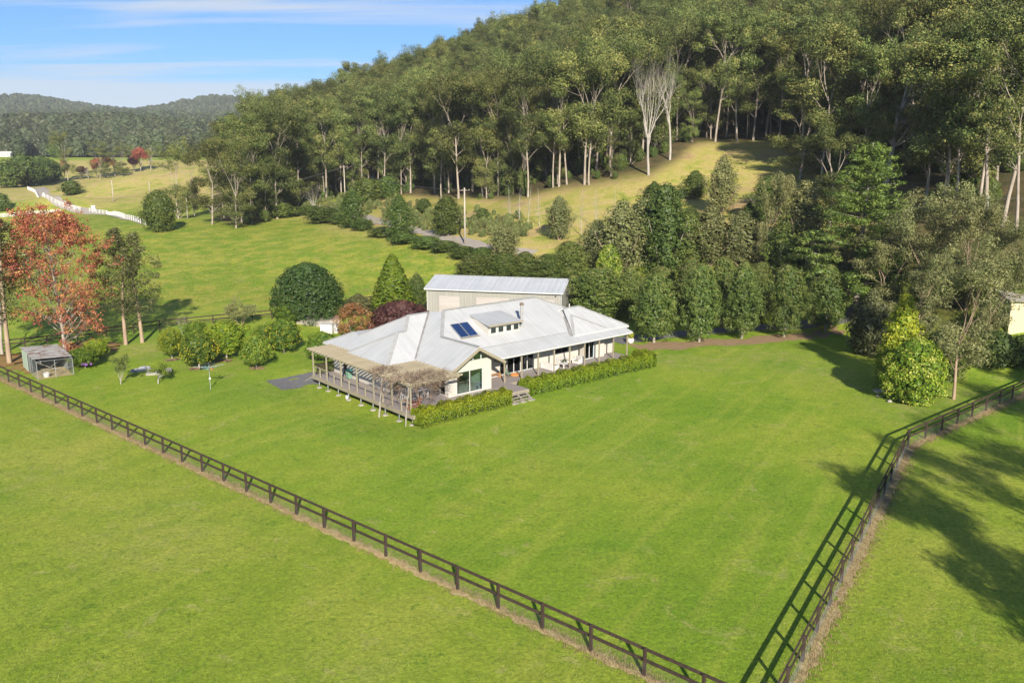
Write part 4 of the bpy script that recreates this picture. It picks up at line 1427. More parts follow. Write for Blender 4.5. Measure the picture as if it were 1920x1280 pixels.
def sofa(name, u, w, rz, wd, label, cat='sofa', arm=0.18, mat='cushion_white', frame='white_paint', group=None, h=0.72, dp=0.85):
    s = hthing(name, u, w, DK, rz, label, cat, group)
    MB().box(-wd / 2, wd / 2, -dp / 2, dp / 2 - 0.16, 0.06, 0.30).build('base', frame, s, bevel=0.015)
    MB().box(-wd / 2, wd / 2, dp / 2 - 0.155, dp / 2, 0.06, h).build('backrest', frame, s, bevel=0.03)
    for sx in (-1, 1):
        a = wd / 2 * sx
        MB().box(min(a, a - sx * arm) + 0.002, max(a, a - sx * arm) - 0.002, -dp / 2 - 0.01, dp / 2 - 0.157, 0.302, 0.56).build('armrest', frame, s, bevel=0.03)
    n = max(1, int(round((wd - 2 * arm) / 0.7)))
    cw = (wd - 2 * arm) / n
    for i in range(n):
        x0 = -wd / 2 + arm + i * cw
        MB().box(x0 + 0.01, x0 + cw - 0.01, -dp / 2, dp / 2 - 0.17, 0.31, 0.44).build('seat_cushion', mat, s, bevel=0.04)
        MB().obox((x0 + cw / 2, dp / 2 - 0.24, 0.60), (cw / 2 - 0.02, 0.06, 0.17), 0, ('X', R(-12))).build('back_cushion', mat, s, bevel=0.04)
    return s


sofa('outdoor_sofa', 20.1, 4.25, R(90), 1.9, 'white outdoor sofa seen from behind, nearest the dining doors on the verandah')
sofa('outdoor_sofa', 22.75, 5.05, 0, 1.75, 'white outdoor sofa with grey cushions against the verandah wall', mat='cushion_grey')
sofa('tub_armchair', 24.25, 4.15, R(-80), 0.95, 'white tub armchair at the right of the verandah lounge', 'armchair', 0.15, 'cushion_grey', h=0.78)
e = hthing('coffee_table', 21.95, 3.95, DK, R(4), 'low white slatted coffee table between the verandah sofas', 'table')
tb = MB()
for i in range(6):
    tb.box(-0.5 + i * 0.168, -0.5 + i * 0.168 + 0.155, -0.42, 0.42, 0.38, 0.42)
tb.build('tabletop', 'white_paint', e)
for x, y in ((-0.44, -0.36), (0.44, -0.36), (-0.44, 0.36), (0.44, 0.36)):
    MB().box(x - 0.06, x + 0.06, y - 0.05, y + 0.05, 0, 0.378).build('leg', 'white_paint', e)
e = hthing('pot_plant', 22.1, 4.05, DK + 0.422, 0, 'small pot plant standing on the coffee table', 'pot plant')
MB().lathe([(0.09, 0), (0.13, 0.16), (0.13, 0.18), (0.10, 0.18)], 12).build('pot', 'galvanised', e)
rg = np.random.default_rng(5)
V_, Q_, T_ = clump_leaves(rg, [(0, 0, 0.30)], [0.2], 60, 0.12)
obj('foliage', quads_mesh('pot_leaves', V_, Q_, 'scrub_leaf', T_), e)
e = hthing('bench', 13.4, 5.15, DK, 0, 'honey timber bench against the verandah wall beside the gable', 'bench')
MB().box(-0.8, 0.8, -0.19, 0.19, 0.41, 0.46).build('seat', 'honey_wood', e)
for x in (-0.62, 0.62):
    MB().box(x - 0.05, x + 0.05, -0.16, 0.16, 0, 0.408).build('leg', 'honey_wood', e)
e = hthing('dog_bed', 15.7, 4.75, DK, R(10), 'round orange dog bed lying in front of the sliding doors', 'dog bed')
MB().lathe([(0.50, 0), (0.56, 0.08), (0.50, 0.17), (0.40, 0.15), (0.34, 0.08), (0.05, 0.07)], 18).build('cushion', 'orange_cloth', e, smooth=True)
e = hthing('deck_chair', 14.7, 4.7, DK, R(30), 'folding chair with green cloth beside the orange dog bed', 'chair')
MB().obox((0, 0.12, 0.62), (0.24, 0.015, 0.34), 0, ('X', R(-25))).build('backrest', 'green_cloth', e)
MB().obox((0, -0.16, 0.36), (0.24, 0.2, 0.015)).build('seat', 'green_cloth', e)
fb_ = MB()
for x in (-0.26, 0.26):
    fb_.beam((x, -0.36, 0), (x, 0.26, 0.95), 0.03, 0.03)
    fb_.beam((x, 0.30, 0), (x, -0.34, 0.37), 0.028, 0.028)
fb_.build('frame', 'bark_brown', e)
# indoors, seen through the gable window
e = hthing('indoor_table', 7.1, 5.3, 0.72, R(0), 'honey timber dining table indoors behind the gable window', 'table')
MB().box(-0.5, 0.5, -1.1, 1.1, 0.70, 0.75).build('tabletop', 'honey_wood', e)
for x, y in ((-0.44, -1.0), (0.44, -1.0), (-0.44, 1.0), (0.44, 1.0)):
    MB().box(x - 0.04, x + 0.04, y - 0.04, y + 0.04, 0, 0.698).build('leg', 'honey_wood', e)
chair(7.0, 3.75, PI, 'white chair at the near end of the indoor timber table', 0.72, 'white chairs indoors')
chair(9.55, 3.15, R(-120), 'white chair standing alone beside the gable window frame', 0.72, 'white chairs indoors')
s = sofa('wicker_sofa', 8.2, 3.4, PI, 1.9, 'brown wicker sofa indoors behind the gable window', mat='wicker', frame='wicker')
e = hthing('pendant_lamp', 7.5, 5.0, 2.55, 0, 'white pendant lamp hanging behind the gable window', 'lamp')
MB().lathe([(0.04, 0.16), (0.10, 0.14), (0.24, 0.0), (0.23, 0.0), (0.03, 0.13)], 16).build('shade', 'white_paint', e)
MB().tube([(0, 0, 0.15), (0, 0, 1.2)], 0.01, 6).build('cord', 'wire', e)
# odds and ends by the side door
e = hthing('wheelie_bin', 2.1, 14.6, DK, R(90), 'dark green bin with blue lid on the side deck by the wall', 'bin')
MB().poly([(-.2, -.2, 0.05), (.2, -.2, .05), (.2, .2, .05), (-.2, .2, .05), (-.26, -.27, .9), (.26, -.27, .9), (.26, .27, .9), (-.26, .27, .9)], [(0, 3, 2, 1), (4, 5, 6, 7), (0, 1, 5, 4), (1, 2, 6, 5), (2, 3, 7, 6), (3, 0, 4, 7)]).build('body', 'green_cloth', e)
MB().box(-.28, .28, -.29, .31, .903, .96).build('lid', 'teal_plastic', e)
for x in (-.2, .2):
    MB().tube([(x - .03, .24, .08), (x + .03, .24, .08)], .08, 12).build('wheel', 'tyre', e)
b = hworld(0.3, 12.0)
e = empty('bucket', (b.x, b.y, hground(0.3, 12.0)), 0, 'white and green bucket on the grass under the side deck', 'bucket')
MB().lathe([(0.12, 0), (0.15, 0.28), (0.16, 0.29), (0.13, 0.29), (0.11, 0.05)], 14).build('pail', 'white_paint', e)
MB().tube([(-.15, 0, .28), (-.08, 0, .42), (.08, 0, .42), (.15, 0, .28)], .008, 5).build('handle', 'galvanised', e)
for i, u in enumerate((10.75, 11.75, 12.75)):
    b = hworld(u, -1.15)
    mb = MB()
    rr_ = random.Random(i)
    mb.prism([((0.42 + rr_.uniform(-.06, .06)) * math.cos(a), (0.26 + rr_.uniform(-.04, .04)) * math.sin(a)) for a in np.arange(0, 6.28, 0.7)], -0.04, 0.05)
    o = mb.build('paving_stone', 'concrete', None, loc=(b.x, b.y, ground(b.x, b.y)), rot=(0, 0, HRZ))
    tag(o, ('left', 'middle', 'right')[i] + ' flat paving stone on the grass at the foot of the front steps', 'paving stone', 'paving stones below the front steps')

# ------------------------------------------------------------------ ground sheets: soil strips, beds, drive, road
def conform_strip(name, line, width, mat, lift=0.012, step=0.7, edge=0.25, seed=1, cross=3, kind='structure', label=None, offset=0.0):
    rg = np.random.default_rng(seed)
    P = [np.array(p[:2], float) for p in line]
    pts = []
    for a, b in zip(P[:-1], P[1:]):
        n = max(1, int(np.linalg.norm(b - a) / step))
        pts += [a + (b - a) * i / n for i in range(n)]
    pts.append(P[-1])
    pts = np.array(pts)
    if len(P) > 2:
        for _ in range(6):
            pts[1:-1] = (pts[:-2] + pts[1:-1] * 2 + pts[2:]) / 4
    d = unit(np.gradient(pts, axis=0))
    nrm = np.stack([-d[:, 1], d[:, 0]], 1)
    def wob():
        w = rg.normal(size=len(pts))
        for _ in range(2):
            w = np.convolve(np.pad(w, 1, 'edge'), [0.25, 0.5, 0.25], 'valid')
        return w * edge * 1.6
    l, r = width / 2 + wob() + offset, -width / 2 + wob() + offset
    V = []
    for i in range(len(pts)):
        for c in range(cross + 1):
            t = c / cross
            q = pts[i] + nrm[i] * (l[i] * (1 - t) + r[i] * t)
            V.append((q[0], q[1], ground(q[0], q[1]) + lift))
    Q = []
    for i in range(len(pts) - 1):
        for c in range(cross):
            b = i * (cross + 1) + c
            Q.append((b, b + 1, b + cross + 2, b + cross + 1))
    o = obj(name, quads_mesh(name, np.array(V), np.array(Q), mat, smooth=True))
    return tag(o, label, kind=kind)


def conform_patch(name, poly, mat, lift=0.012, edge=0.2, seed=1, rings=6, label=None):
    rg = np.random.default_rng(seed)
    P = np.array([p[:2] for p in poly], float)
    c = P.mean(0)
    out_ = []
    for a, b in zip(P, np.roll(P, -1, 0)):
        n = max(2, int(np.linalg.norm(b - a) / 0.6))
        for i in range(n):
            q = a + (b - a) * i / n
            out_.append(q + rg.normal(size=2) * edge * 0.5)
    out_ = np.array(out_)
    n = len(out_)
    V, Q = [], []
    for k in range(1, rings + 1):
        for q in out_:
            p = c + (q - c) * k / rings
            V.append((p[0], p[1], ground(p[0], p[1]) + lift))
    for k in range(rings - 1):
        for i in range(n):
            j = (i + 1) % n
            Q.append((k * n + i, (k + 1) * n + i, (k + 1) * n + j, k * n + j))
    me = bpy.data.meshes.new(name)
    me.from_pydata(V, [], Q + [tuple(range(n))])
    me.materials.append(MATS[mat])
    me.polygons.foreach_set('use_smooth', [True] * len(me.polygons))
    return tag(obj(name, me), label, kind='structure')


surf('straw_soil', (0.46, 0.36, 0.20), (0.32, 0.27, 0.11), 3.5, 0.95, bump=0.9, bscale=14, detail=10)
surf('worn_grass', (0.26, 0.25, 0.07), (0.20, 0.235, 0.035), 2.0, 0.95, bump=0.6, bscale=16, detail=10)
surf('mulch', (0.30, 0.19, 0.115), (0.20, 0.15, 0.07), 1.3, 0.95, bump=0.9, bscale=14, detail=10)
surf('leaf_litter', (0.30, 0.15, 0.05), (0.14, 0.13, 0.035), 1.1, 0.95, bump=0.8, bscale=16, detail=10)

# paddock fences
NA, NB = np.array([10.40, 30.50]), np.array([-51.7, 84.83])
ND = unit(NB - NA)
RC = np.array([31.87, 65.31])
RE = np.array([78.0, 104.0])


def fence(name, A, B, label, spacing=2.96, side=1, h=1.38, mat='fence_timber', rails=(1.28, 0.72), rh=0.155, net=True, group=None, post=0.14, first=True):
    A, B = np.array(A[:2], float), np.array(B[:2], float)
    L = np.linalg.norm(B - A)
    n = max(1, int(round(L / spacing)))
    sp = L / n
    d = (B - A) / L
    ang = math.atan2(d[1], d[0])
    e = empty(name, (A[0], A[1], ground(*A)), 0, label, 'fence', group)
    base = Vector((A[0], A[1], ground(*A)))
    pme = MB().box(-post / 2, post / 2, -post / 2, post / 2, -0.3, h).mesh('post', mat, 0.01)
    nrm = np.array([-d[1], d[0]]) * side
    net_me = None
    rr_ = random.Random(int(L * 10))
    for i in range(n + 1):
        q = A + d * sp * i
        if i > 0 or first:
            obj('post', pme, e, Vector((q[0], q[1], ground(*q))) - base, (rr_.uniform(-.012, .012), rr_.uniform(-.012, .012), ang + rr_.uniform(-.03, .03)), (1, 1, rr_.uniform(0.975, 1.02)))
        if i < n:
            q2 = A + d * sp * (i + 1)
            for rz_ in rails:
                a = Vector((q[0] + nrm[0] * 0.085, q[1] + nrm[1] * 0.085, ground(*q) + rz_)) - base
                b = Vector((q2[0] + nrm[0] * 0.085, q2[1] + nrm[1] * 0.085, ground(*q2) + rz_)) - base
                MB().beam(a, b - (b - a) * 0.002, 0.045, rh).build('rail', mat, e)
            if net:
                if net_me is None:
                    nb = MB()
                    for z in np.arange(0.08, 0.70, 0.10):
                        nb.tube([(0, 0, z), (sp, 0, z)], 0.0025, 3, False)
                    for x in np.arange(0.05, sp, 0.12):
                        nb.tube([(x, 0, 0.02), (x, 0, 0.70)], 0.0022, 3, False)
                    net_me = nb.mesh('wire_netting', 'wire_light')
                a = Vector((q[0] - nrm[0] * 0.065, q[1] - nrm[1] * 0.065, ground(*q))) - base
                obj('wire_netting', net_me, e, a, (0, 0, ang))
    return e


fence('paddock_fence', NA, NB + ND * 9, 'dark post and rail fence crossing the foreground from left edge to bottom', side=-1)
fence('paddock_fence', NA, RC, 'dark post and rail fence climbing the right foreground to the corner post', side=1, first=False)
fence('paddock_fence', RC, RE, 'dark post and rail fence running right from the corner post past the yellow shrubs', side=1, first=False)
conform_strip('bare_soil_strip', [NA, NB + ND * 9], 0.46, 'straw_soil', 0.012, 0.16, 0.10, 3, 2, offset=0.10)
conform_strip('bare_soil_strip', [NA, RC, RE], 0.48, 'straw_soil', 0.014, 0.16, 0.10, 4, 2, offset=-0.25)

# fences behind the garden
bp_ = [spot(*p)[0] for p in [(-40, 662), (90, 648), (200, 632), (300, 618), (400, 608), (510, 598), (620, 582), (730, 566)]]
for i in range(len(bp_) - 1):
    lab = ['behind the red-leaved tree, left of frame', 'behind the coop and the red tree', 'behind the two slender gums', 'behind the citrus trees, left stretch', 'behind the citrus trees, right stretch', 'in front of the round dark tree', 'behind the golden conifer'][i]
    fence('garden_fence', bp_[i], bp_[i + 1], 'dark rail fence ' + lab, spacing=2.9, h=1.3, rails=(1.2, 0.72), net=False, group='dark fences behind the garden', first=(i == 0))


def white_fence(pts, label, rails=(1.25, 0.92, 0.60, 0.28), sp=2.6):
    w = [spot(*p)[0] for p in pts]
    e0 = empty('white_fence', w[0], 0, label, 'fence', 'white fences in the valley')
    pme = MB().box(-.075, .075, -.075, .075, -.2, 1.42).mesh('post', 'white_paint')
    for a, b in zip(w[:-1], w[1:]):
        d = b - a
        n = max(1, int(round(d.length / sp)))
        for i in range(n):
            q, q2 = a + d * (i / n), a + d * ((i + 1) / n)
            q.z, q2.z = ground(q.x, q.y), ground(q2.x, q2.y)
            obj('post', pme, e0, q - w[0])
            rb = MB()
            for z in rails:
                rb.beam(q - w[0] + Vector((0, 0, z)), q2 - w[0] + Vector((0, 0, z)), 0.04, 0.15)
            rb.build('rail_set', 'white_paint', e0)
    return e0


white_fence([(-25, 409), (40, 405), (115, 399)], 'white rail fence behind the top of the red-leaved tree')
white_fence([(168, 397), (200, 402), (235, 411), (278, 424)], 'white rail fence running down to the round dark tree')
white_fence([(52, 355), (66, 362), (84, 371), (104, 381), (128, 391), (152, 395)], 'white rail fence curving along the far lane')
b, t = spot(176, 397)
e = empty('gate_pier', b, 0.3, 'white gate pier between the valley fences', 'gate pier')
MB().box(-0.6, 0.6, -0.5, 0.5, -0.2, 1.9).build('pier', 'white_paint', e, bevel=0.03)
MB().box(-0.75, 0.75, -0.65, 0.65, 1.902, 2.1).build('cap', 'white_paint', e, bevel=0.03)

# beds, pads, drive, road
conform_strip('mulch_bed', [spot(*p)[0] for p in [(1192, 652), (1300, 645), (1400, 639), (1500, 630), (1580, 618)]], 3.4, 'mulch', 0.012, 0.6, 0.5, 6, 6)
conform_strip('driveway', [spot(*p)[0] for p in [(1150, 640), (1240, 629), (1330, 620), (1440, 612), (1530, 604), (1600, 590), (1660, 560)]], 3.6, 'bitumen', 0.022, 0.6, 0.12, 7, 6)
conform_strip('gravel_road', [spot(*p)[0] for p in [(1000, 476), (930, 467), (900, 462), (872, 455), (830, 444), (780, 432), (720, 417), (690, 409), (650, 397), (610, 388), (560, 384)]], 3.8, 'gravel', 0.07, 1.0, 0.25, 8, 6)
conform_strip('far_lane', [spot(*p)[0] for p in [(300, 424), (250, 411), (180, 400), (130, 389), (100, 376), (82, 364), (74, 352)]], 4.5, 'gravel', 0.10, 2.0, 0.3, 9, 4)
conform_patch('leaf_litter', [spot(*p)[0] for p in [(-20, 668), (60, 655), (150, 640), (220, 640), (225, 655), (150, 668), (60, 700), (0, 690)]], 'leaf_litter', 0.012, 0.9, 11)
conform_patch('bitumen_pad', [hworld(*p) for p in [(-3.4, 22.3), (-3.5, 18.2), (-0.2, 18.5), (2.3, 18.5), (2.3, 22.6)]], 'bitumen', 0.016, 0.05, 12)
for i, p in enumerate([(372, 690), (482, 690), (324, 674), (420, 676), (440, 730)]):
    if i < 4:
        c = spot(*p)[0]
        conform_patch('bare_soil_ring', [(c.x + 0.9 * math.cos(a), c.y + 0.75 * math.sin(a)) for a in np.arange(0, 6.2, 0.6)], 'mulch', 0.013, 0.35, 20 + i, 3)
# ------------------------------------------------------------------ garage behind the house
gA, gB = np.array([-11.67, 115.72]), np.array([6.56, 111.60])
gd = unit(gB - gA)
gL, gD, gz0, gE, gR_ = 18.7, 9.6, 0.2, 5.0, 6.15
gar = empty('garage', (gA[0], gA[1], 0), math.atan2(gd[1], gd[0]), 'grey ribbed metal garage with three pale roller doors behind the farmhouse', 'garage')
doors = [(1.7, 4.65), (6.95, 11.55), (13.1, 17.8)]
wb = MB()
x = 0.0
for a, b in doors + [(gL, gL)]:
    wb.box(x, a, 0, 0.12, gz0, gE - 0.02)
    if b > a:
        wb.box(a + 0.002, b - 0.002, 0.002, 0.118, 4.05, gE - 0.022)
    x = b
wb.build('front_wall', 'shed_wall', gar)
sw = MB()
for x in (0.0, gL - 0.12):
    sw.poly([(x, 0.122, gz0), (x + 0.118, 0.122, gz0), (x + 0.118, gD, gz0), (x, gD, gz0), (x, 0.122, gE), (x + 0.118, 0.122, gE), (x + 0.118, gD, gE), (x, gD, gE), (x, gD / 2, gR_ - 0.08), (x + 0.118, gD / 2, gR_ - 0.08)],
            [(0, 1, 2, 3), (0, 3, 7, 8, 4), (1, 5, 9, 6, 2), (0, 4, 5, 1), (3, 2, 6, 7), (4, 8, 9, 5), (8, 7, 6, 9)])
sw.build('end_wall', 'shed_wall', gar)
MB().box(0.12, gL - 0.12, gD - 0.12, gD - 0.002, gz0, gE - 0.02).build('back_wall', 'shed_wall', gar)
gr = MB().slab([(-0.25, -0.35, gE - 0.02), (gL + 0.25, -0.35, gE - 0.02), (gL + 0.25, gD / 2, gR_), (-0.25, gD / 2, gR_)], 0.06).build('roof', 'shed_roof', gar)
MB().slab([(-0.25, gD / 2 + 0.004, gR_ - 0.002), (gL + 0.25, gD / 2 + 0.004, gR_ - 0.002), (gL + 0.25, gD + 0.35, gE - 0.02), (-0.25, gD + 0.35, gE - 0.02)], 0.06).build('roof_sheet', 'shed_roof', gr)
MB().beam((-0.27, gD / 2, gR_ + 0.03), (gL + 0.27, gD / 2, gR_ + 0.03), 0.4, 0.05).build('ridge_capping', 'shed_roof', gr)
for x in (-0.28, gL + 0.28):
    MB().beam((x, -0.36, gE - 0.02), (x, gD / 2, gR_ + 0.01), 0.06, 0.16).build('barge_capping', 'white_frame', gar)
MB().box(-0.26, gL + 0.26, -0.46, -0.352, gE - 0.16, gE - 0.03).build('gutter', 'white_frame', gar)
for a, b in doors:
    MB().box(a + 0.01, b - 0.01, 0.05, 0.10, gz0, 4.048).build('roller_door', 'roller_door', gar)
for x in (0.05, gL - 0.05):
    MB().tube([(x, -0.10, gE - 0.2), (x, -0.10, gz0)], 0.05, 8).build('downpipe', 'white_frame', gar)
MB().box(gL - 0.9, gL - 0.7, -0.15, -0.004, gE - 0.55, gE - 0.42).build('flood_light', 'black_enamel', gar)

# ------------------------------------------------------------------ coop
cA = np.array([-49.31, 85.89])
co = empty('chicken_coop', (cA[0], cA[1], 0), R(39), 'wire netting chicken coop with a rusty iron roof by the left fence', 'coop')
CW, CD = 3.4, 7.4
fr = MB()
for x, y, h in ((0, 0, 1.95), (CW, 0, 1.85), (CW, CD, 1.75), (0, CD, 2.0), (0, 2.5, 1.97), (0, 5.0, 1.98), (CW, 3.6, 1.8), (CW / 2, 0, 1.9)):
    fr.tube([(x, y, -0.1), (x, y, h)], 0.03, 6)
for a, b in (((0, 0, 1.93), (CW, 0, 1.83)), ((0, 0, 0.95), (CW, 0, 0.92)), ((0, 0, 1.93), (0, CD, 1.96)), ((0, 0, 0.98), (0, CD, 0.98)), ((CW, 0, 1.83), (CW, CD, 1.74)), ((CW, 0, 0.93), (CW, CD, 0.9))):
    fr.tube([a, b], 0.022, 5)
fr.build('frame', 'galvanised', co)
nt_ = MB()
for x in np.arange(0.1, CW, 0.11):
    nt_.tube([(x, -0.02, 0.02), (x, -0.02, 1.9)], 0.004, 3, False)
for y in np.arange(0.1, 5.0, 0.13):
    nt_.tube([(-0.02, y, 0.02), (-0.02, y, 1.93)], 0.004, 3, False)
    nt_.tube([(CW + 0.02, y, 0.02), (CW + 0.02, y, 1.8)], 0.004, 3, False)
for z in np.arange(0.1, 1.9, 0.11):
    nt_.tube([(0, -0.02, z), (CW, -0.02, z)], 0.004, 3, False)
    nt_.tube([(-0.02, 0, z), (-0.02, 5, z)], 0.004, 3, False)
    nt_.tube([(CW + 0.02, 0, z), (CW + 0.02, 5, z)], 0.004, 3, False)
nt_.build('netting', 'wire_light', co)
for i in range(4):
    y0 = 1.0 + i * 1.75
    MB().slab([(-0.15, y0, 2.04 + 0.01 * i), (CW + 0.2, y0, 1.86 + 0.01 * i), (CW + 0.2, y0 + 1.85, 1.86 + 0.01 * i), (-0.15, y0 + 1.85, 2.04 + 0.01 * i)], 0.02).build('roof_sheet', 'rusty_iron', co)
MB().box(-0.10, -0.06, 4.6, CD, 0, 1.95).build('side_panel', 'coop_green', co)
MB().box(0.02, CW - 0.02, CD - 0.05, CD, 0, 1.72).build('back_panel', 'coop_iron', co)
MB().box(CW - 0.06, CW - 0.035, 2.2, CD - 0.06, 0, 1.74).build('side_panel', 'coop_iron', co)
MB().box(0.0, 0.04, 3.6, 4.5, 0, 1.9).build('side_panel', 'coop_iron', co)
pb_ = MB()
pb_.beam((0.4, 1.5, 0.1), (2.8, 3.2, 1.1), 0.05, 0.05)
pb_.beam((2.8, 1.4, 0.1), (0.6, 3.4, 1.1), 0.05, 0.05)
pb_.build('perch', 'grey_timber', co)
conform_patch('bare_soil', [(co.matrix_basis @ Vector(p)) for p in [(0.05, 0.0, 0), (CW, 0, 0), (CW, CD, 0), (0, CD, 0)]], 'straw_soil', 0.012, 0.2, 40)
q = co.matrix_basis @ Vector((0.95, 0.8, 0))
e = empty('feed_tub', (q.x, q.y, 0.015), 0, 'white plastic tub on the soil inside the coop', 'tub')
MB().lathe([(0.26, 0), (0.34, 0.42), (0.36, 0.43), (0.31, 0.43), (0.24, 0.05)], 16).build('tub', 'white_paint', e)

# ------------------------------------------------------------------ clothes hoist
b, t = spot(395, 730)
e = empty('clothes_hoist', b, R(20), 'rotary clothes hoist standing on the lawn beside the lemon tree', 'clothes hoist')
MB().tube([(0, 0, -0.1), (0, 0, 2.45)], [0.035, 0.028], 8).build('pole', 'galvanised', e)
MB().box(-0.08, 0.08, -0.07, 0.07, 1.05, 1.25).build('winder', 'white_paint', e)
for k in range(4):
    a = PI / 2 * k
    am = MB()
    am.tube([(0, 0, 2.30), (1.5 * math.cos(a), 1.5 * math.sin(a), 2.45)], 0.018, 6)
    am.tube([(0, 0, 1.98), (0.75 * math.cos(a), 0.75 * math.sin(a), 2.37)], 0.012, 5)
    am.build('arm', 'galvanised', e)
lm2 = MB()
for r in (0.55, 0.85, 1.15, 1.45):
    p = [(r * math.cos(PI / 2 * k), r * math.sin(PI / 2 * k), 2.30 + 0.1 * r) for k in range(5)]
    for a_, b_ in zip(p[:-1], p[1:]):
        lm2.tube([a_, b_], 0.005, 3, False)
lm2.build('line', 'wire_light', e)
pk = MB()
rr_ = random.Random(3)
for k in range(26):
    a, r = rr_.uniform(0, 6.28), rr_.uniform(0.2, 0.8)
    pk.box(r * math.cos(a) - .02, r * math.cos(a) + .02, r * math.sin(a) - .02, r * math.sin(a) + .02, 2.24, 2.36)
po = pk.build('peg', 'teal_plastic', e)
MB().lathe([(0.10, -0.28), (0.15, -0.05), (0.15, 0.0)], 10, (0.28, -0.1, 2.30)).build('peg_basket', 'orange_cloth', e)

# ------------------------------------------------------------------ slab heap
b, t = spot(298, 699)
mb = MB()
mb.prism([(-1.25, -0.7), (0.1, -0.85), (1.3, -0.35), (1.35, 0.35), (0.3, 0.7), (-1.2, 0.45)], 0.0, 0.30)
tag(mb.build('stone_slab', 'stone_grey', None, bevel=0.05, loc=b, rot=(R(3), R(-3), R(20))), 'flat grey stone slab lying on the lawn by the small tree', 'stone slab')
b, t = spot(268, 694)
rgn = np.random.default_rng(8)
me = bpy.data.meshes.new('tarp_heap')
bm = bmesh.new()
bmesh.ops.create_icosphere(bm, subdivisions=3, radius=1.0)
for v in bm.verts:
    k = 1 + 0.22 * math.sin(5 * v.co.x + 2 * v.co.y) + 0.15 * math.sin(9 * v.co.y + 4 * v.co.z)
    v.co = Vector((v.co.x * 1.05 * k, v.co.y * 0.5 * k, max(-0.05, v.co.z * 0.36 * k)))
bm.to_mesh(me)
bm.free()
me.materials.append(MATS['tarp'])
tag(obj('tarp_heap', me, None, b, (0, 0, R(35))), 'heap under a pale grey tarpaulin beside the stone slab', 'heap')

# ------------------------------------------------------------------ tank pad and pump box
pad = [spot(*p)[0] for p in [(556, 607), (600, 613), (637, 609), (634, 592), (592, 589), (570, 594)]]
pz0 = max(p.z for p in pad)
mb = MB()
mb.prism([(p.x, p.y) for p in pad], -0.3, pz0 + 0.35)
tag(mb.build('tank_pad', 'concrete', None, bevel=0.04), 'weathered concrete tank pad beside the rust-coloured shrub', 'concrete pad')
b, t = spot(617, 624)
e = empty('pump_house', b, R(-8), 'low white pump box in front of the concrete tank pad', 'pump box')
MB().box(-1.0, 0.55, -0.5, 0.6, -0.1, 1.15).build('box', 'white_paint', e, bevel=0.02)
MB().box(-1.08, 0.60, -0.58, 0.68, 1.152, 1.21).build('lid', 'white_frame', e)
MB().lathe([(0.28, 0), (0.32, 0.1), (0.32, 0.95), (0.18, 1.15)], 14, (1.0, 0.0, 0)).build('tank', 'white_paint', e, smooth=True)
MB().tube([(0.6, -0.1, 0.3), (0.75, -0.1, 0.3), (0.8, -0.05, 0.9)], 0.035, 6).build('pipe', 'dark_frame', e)

# ------------------------------------------------------------------ power poles and wires
def pole(px, py, ytop, label, arm=1.0, rz=0.3, mat='pole_wood'):
    b, t = spot(px, py)
    h = rise(b, px, ytop)
    e = empty('power_pole', b, rz, label, 'power pole', 'power poles')
    MB().tube([(0, 0, -0.3), (0, 0, h)], [0.19, 0.13], 9).build('pole', mat, e, smooth=True)
    c = MB().beam((-arm, 0.12, h - 0.5), (arm, 0.12, h - 0.5), 0.10, 0.12).build('crossarm', 'bark_brown' if mat == 'pole_wood' else mat, e)
    for x in (-0.9, -0.35, 0.35, 0.9):
        MB().lathe([(0.03, 0), (0.06, 0.03), (0.05, 0.10), (0.07, 0.13), (0.03, 0.17)], 8, (x * arm, 0.12, h - 0.44)).build('insulator', 'porcelain', c)
    return b + Vector((0, 0, h - 0.35))


p1 = pole(872, 458, 352, 'tall pale power pole beside the gravel road behind the garage', 1.1, 0.5)
p2 = pole(648, 393, 310, 'power pole with cross-arm at the forest edge far along the road', 1.2, 0.5)
p3 = pole(352, 410, 366, 'power pole with cross-arm among the left gum trees', 1.2, 0.2)
p4 = pole(213, 378, 338, 'power pole on the grassy knoll, left one', 1.0, 0.2)
p5 = pole(281, 362, 340, 'power pole on the grassy knoll, right one', 0.9, 0.2)
p6 = pole(108, 342, 315, 'power pole beside the tall far gum at the lane', 1.2, 0.2)
p7 = pole(1848, 412, 367, 'short pale power pole in front of the dark right-hand forest', 0.8, 0.9, 'white_frame')


def wire(a, b, sag, label, n=2):
    e = None
    mb = MB()
    for k in range(n):
        off = Vector(((k - (n - 1) / 2) * 0.7, 0.12, 0))
        mb.tube([a + off + (b - a) * (i / 12) - Vector((0, 0, sag * 4 * (i / 12) * (1 - i / 12))) for i in range(13)], 0.018, 4)
    o = mb.build('power_line', 'wire', None)
    tag(o, label, 'power line', 'overhead wires')


wire(p1, p2, 1.5, 'thin overhead wires from the tall pale pole to the forest-edge pole')
wire(p2, p3, 1.5, 'thin overhead wires from the forest-edge pole to the left gum trees')
wire(p7, p7 + Vector((30, -2, 1.0)), 0.4, 'overhead wire leaving the short pale pole to the right', 1)
wire(p7, Vector((44, 118, 15.0)), 0.4, 'overhead wire leaving the short pale pole to the left', 1)

# ------------------------------------------------------------------ farm shed at the right edge
b, t = spot(1889, 628)
e = empty('farm_shed', b, R(-6), 'cream corrugated farm shed at the right edge behind the bushes', 'shed')
wb = MB()
wb.box(0, 7.0, 0, 5.0, -0.3, 3.9)
wb.build('wall', 'cream_iron', e)
ro = MB().slab([(-0.35, -0.45, 4.0), (7.3, -0.45, 4.0), (7.3, 5.4, 4.8), (-0.35, 5.4, 4.8)], 0.06).build('roof', 'rusty_iron', e)
MB().box(-0.35, 7.3, -0.53, -0.455, 3.86, 4.0).build('gutter', 'fawn_trim', e)
MB().box(2.6, 3.6, -0.03, -0.003, 0, 2.1).build('door', 'coop_green', e)
